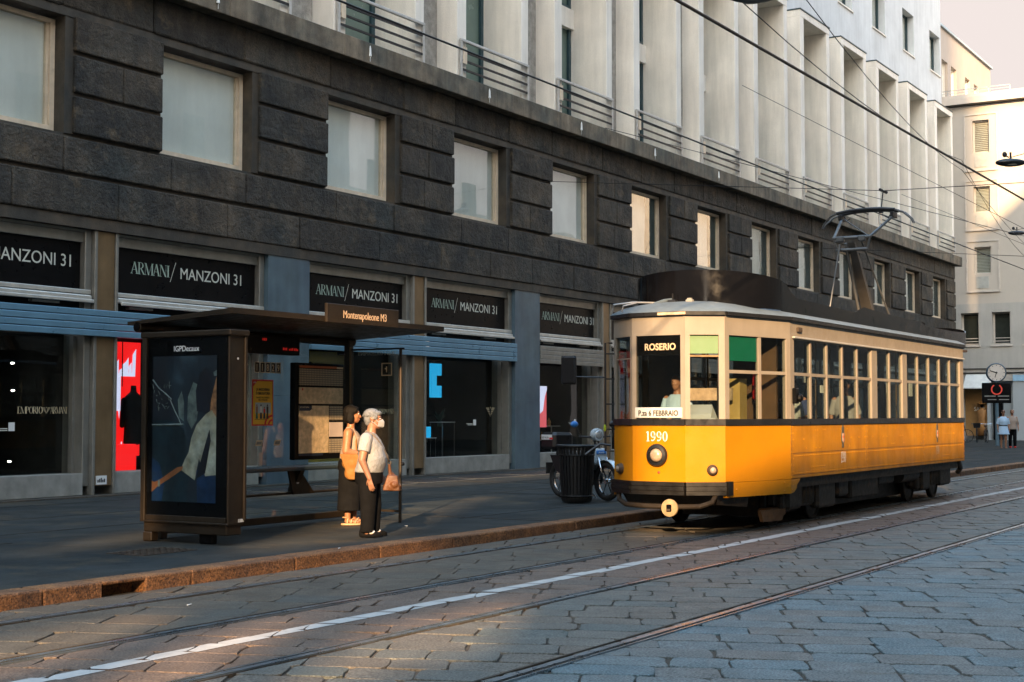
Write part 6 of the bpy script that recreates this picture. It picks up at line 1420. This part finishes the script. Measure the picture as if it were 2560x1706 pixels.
wire('lamp_cable', 'second slack cable from the top street lamp, steeper near the bays', [(19.0,7.0,7.6),(44,11,9.0),(64,12.0,7.6)], .008, 'street lamp cables', .3)
q = MB()
for x, y, z in ((27.7,8.45,5.98),(27.6,5.45,5.88)): q.cyl((x-.2,y,z), .03, .12, 'x', 8); q.cyl((x+.1,y,z), .03, .12, 'x', 8); q.tube([(x,y,z),(x-.15,y,z-.40)], .012, 6); q.box(x-.2,x-.1,y-.03,y+.03,z-.45,z-.38)
tag(q.build('wire_hanger', M['wire']), 'black insulated hanger on the span wire above the pantograph', 'hanger')
def street_lamp(label, c, s=1.0):
    o = thing('street_lamp', label, 'street lamp', c, R(-58), group='lamps hung over the street')
    q = MB(); q.ell((0,0,.06*s),.42*s,.20*s,.11*s,20,9); q.build('hood', M['tramblack'], o, local=True, smooth=True)
    q = MB(); q.lathe((0,0,0), [(.01,-.045*s),(.17*s,-.03*s),(.19*s,.0),(.01,.01)], seg=20); q.build('lens', M['sill'], o, local=True)
    q = MB(); q.tube([(0,0,.15*s),(0,0,.34*s)], .03*s, 8); q.ell((-.16*s,0,.28*s),.07*s,.05*s,.08*s,8,6); q.tube([(-.05*s,0,.2*s),(-.18*s,0,.28*s)], .02*s, 6); q.tube([(0,0,.2*s),(.5*s,0,.34*s)], .012*s, 6); q.build('hanger', M['wire'], o, local=True)
    return o
street_lamp('dark street lamp hanging at the top edge above the white bays', (17.4, 7.0, 7.0), .82)
street_lamp('dark street lamp hanging before the sunlit cream wall', (46.2, 10.05, 9.4), 1.15)
street_lamp('smaller dark street lamp hanging before the shaded cream wall', (70, 15.0, 10.1), 1.0)
ck = thing('street_clock', 'round white clock on a pole above a black information panel', 'clock', (70.6, 16.2, .11), R(200))
q = MB(); q.cyl((0,0,0), .09, 3.05, seg=12); q.build('pole', mat('clock_pole', (.10,.16,.20), .5, .3), ck, local=True)
q = MB(); q.box(-.10,.10,-.66,.66,2.05,3.02,.03); pn2 = q.build('information_panel', M['black'], ck, local=True)
q = MB()
for p4 in ringp(0,0,.26,.26,.20,.20,-240,60,22): q.add([(.106,a,2.70+c) for a,c in p4], [(0,1,2,3)])
q.build('red_ring', mat('lit_red_ring', (.6,.05,.03), .5, var=0, emis=(1,.09,.05), es=.05), pn2, local=True)
q = MB(); q.box(.101,.106,-.56,-.05,2.36,2.41); q.box(.101,.106,.05,.56,2.36,2.41); q.box(.101,.106,-.42,-.02,2.20,2.24); q.box(.101,.106,.1,.56,2.20,2.24); q.build('panel_lettering', M['sill'], pn2, local=True)
q = MB(); q.lathe((-.16,0,3.50), [(.02,0),(.42,0),(.46,.03),(.46,.27),(.42,.32),(.40,.30)], 'x', 28); cko = q.build('clock_case', mat('clock_case_blue', (.06,.11,.15), .45), ck, local=True, smooth=40)
q = MB(); q.lathe((.13,0,3.50), [(.002,.012),(.40,.010),(.40,0),(.002,-.002)], 'x', 28); q.build('clock_face', mat('clock_face', (.68,.60,.52), .5, var=.04), cko, local=True)
q = MB()
for k in range(12):
    t = 2*math.pi*k/12; u = Vector((0,math.sin(t),math.cos(t))); q.tube([Vector((.146,0,3.5))+u*.32, Vector((.146,0,3.5))+u*.37], .014, 4)
for t, l in ((R(198),.24),(R(288),.32)): u = Vector((0,math.sin(t),math.cos(t))); q.tube([Vector((.15,0,3.5))-u*.05, Vector((.15,0,3.5))+u*l], .018, 5)
q.build('clock_hands', M['ink'], cko, local=True)
def bicycle(label, loc, rz, basket):
    o = thing('bicycle', label, 'bicycle', loc, rz, group='bicycles parked on the far pavement')
    for x in (-.55,.55):
        q = MB(); q.torus((x,0,.36), .34, .02, 'y', 28, 6); w_ = q.build('wheel', M['rubber'], o, local=True)
        q = MB()
        for k in range(10): t = 2*math.pi*k/10; q.tube([(x,0,.36),(x+.33*math.cos(t),0,.36+.33*math.sin(t))], .004, 4)
        q.build('spokes', M['rail_steel'], w_, local=True)
    q = MB()
    for a, b in (((-.55,0,.36),(-.15,0,.34)),((-.15,0,.34),(.40,0,.78)),((-.15,0,.34),(-.25,0,.86)),((-.22,0,.78),(.40,0,.84)),((-.55,0,.36),(-.22,0,.74)),((.55,0,.36),(.38,0,.98))): q.tube([a,b], .02, 6)
    q.build('frame', M['tramblack'], o, local=True)
    q = MB(); q.ell((-.27,0,.90),.14,.08,.04); q.build('saddle', M['rubber'], o, local=True)
    q = MB(); q.tube([(.30,-.28,1.02),(.38,0,1.0),(.30,.28,1.02)], .014, 6); q.build('handlebar', M['chrome'], o, local=True)
    if basket: q = MB(); q.hull([(.46,-.16,.80),(.72,-.16,.80),(.72,.16,.80),(.46,.16,.80)],[(.42,-.2,1.06),(.78,-.2,1.06),(.78,.2,1.06),(.42,.2,1.06)]); q.build('basket', M['tramblack'], o, local=True)
bicycle('black bicycle parked side-on just behind the rear of the tram', (79.0, 20.25, .11), R(-60), False)
bicycle('black bicycle with front basket parked end-on before the ochre show window', (79.0, 19.2, .11), R(195), True)
bicycle('bicycle parked end-on beside the bicycle with the basket', (79.2, 18.75, .11), R(200), False)
# service cabinet and sign post at the far corner, seen past the tram's end
sg2 = thing('parking_sign', 'thin sign post with blue edge-on plate beyond the tram roof end', 'sign', (79.5, 20.9, .11))
q = MB(); q.cyl((0,0,0), .05, 6.0, seg=8); q.build('pole', M['rail_steel'], sg2, local=True)
q = MB(); q.box(-.06,.06,-.35,.35,4.6,6.0,.02); q.build('plate', M['sill'], sg2, local=True)
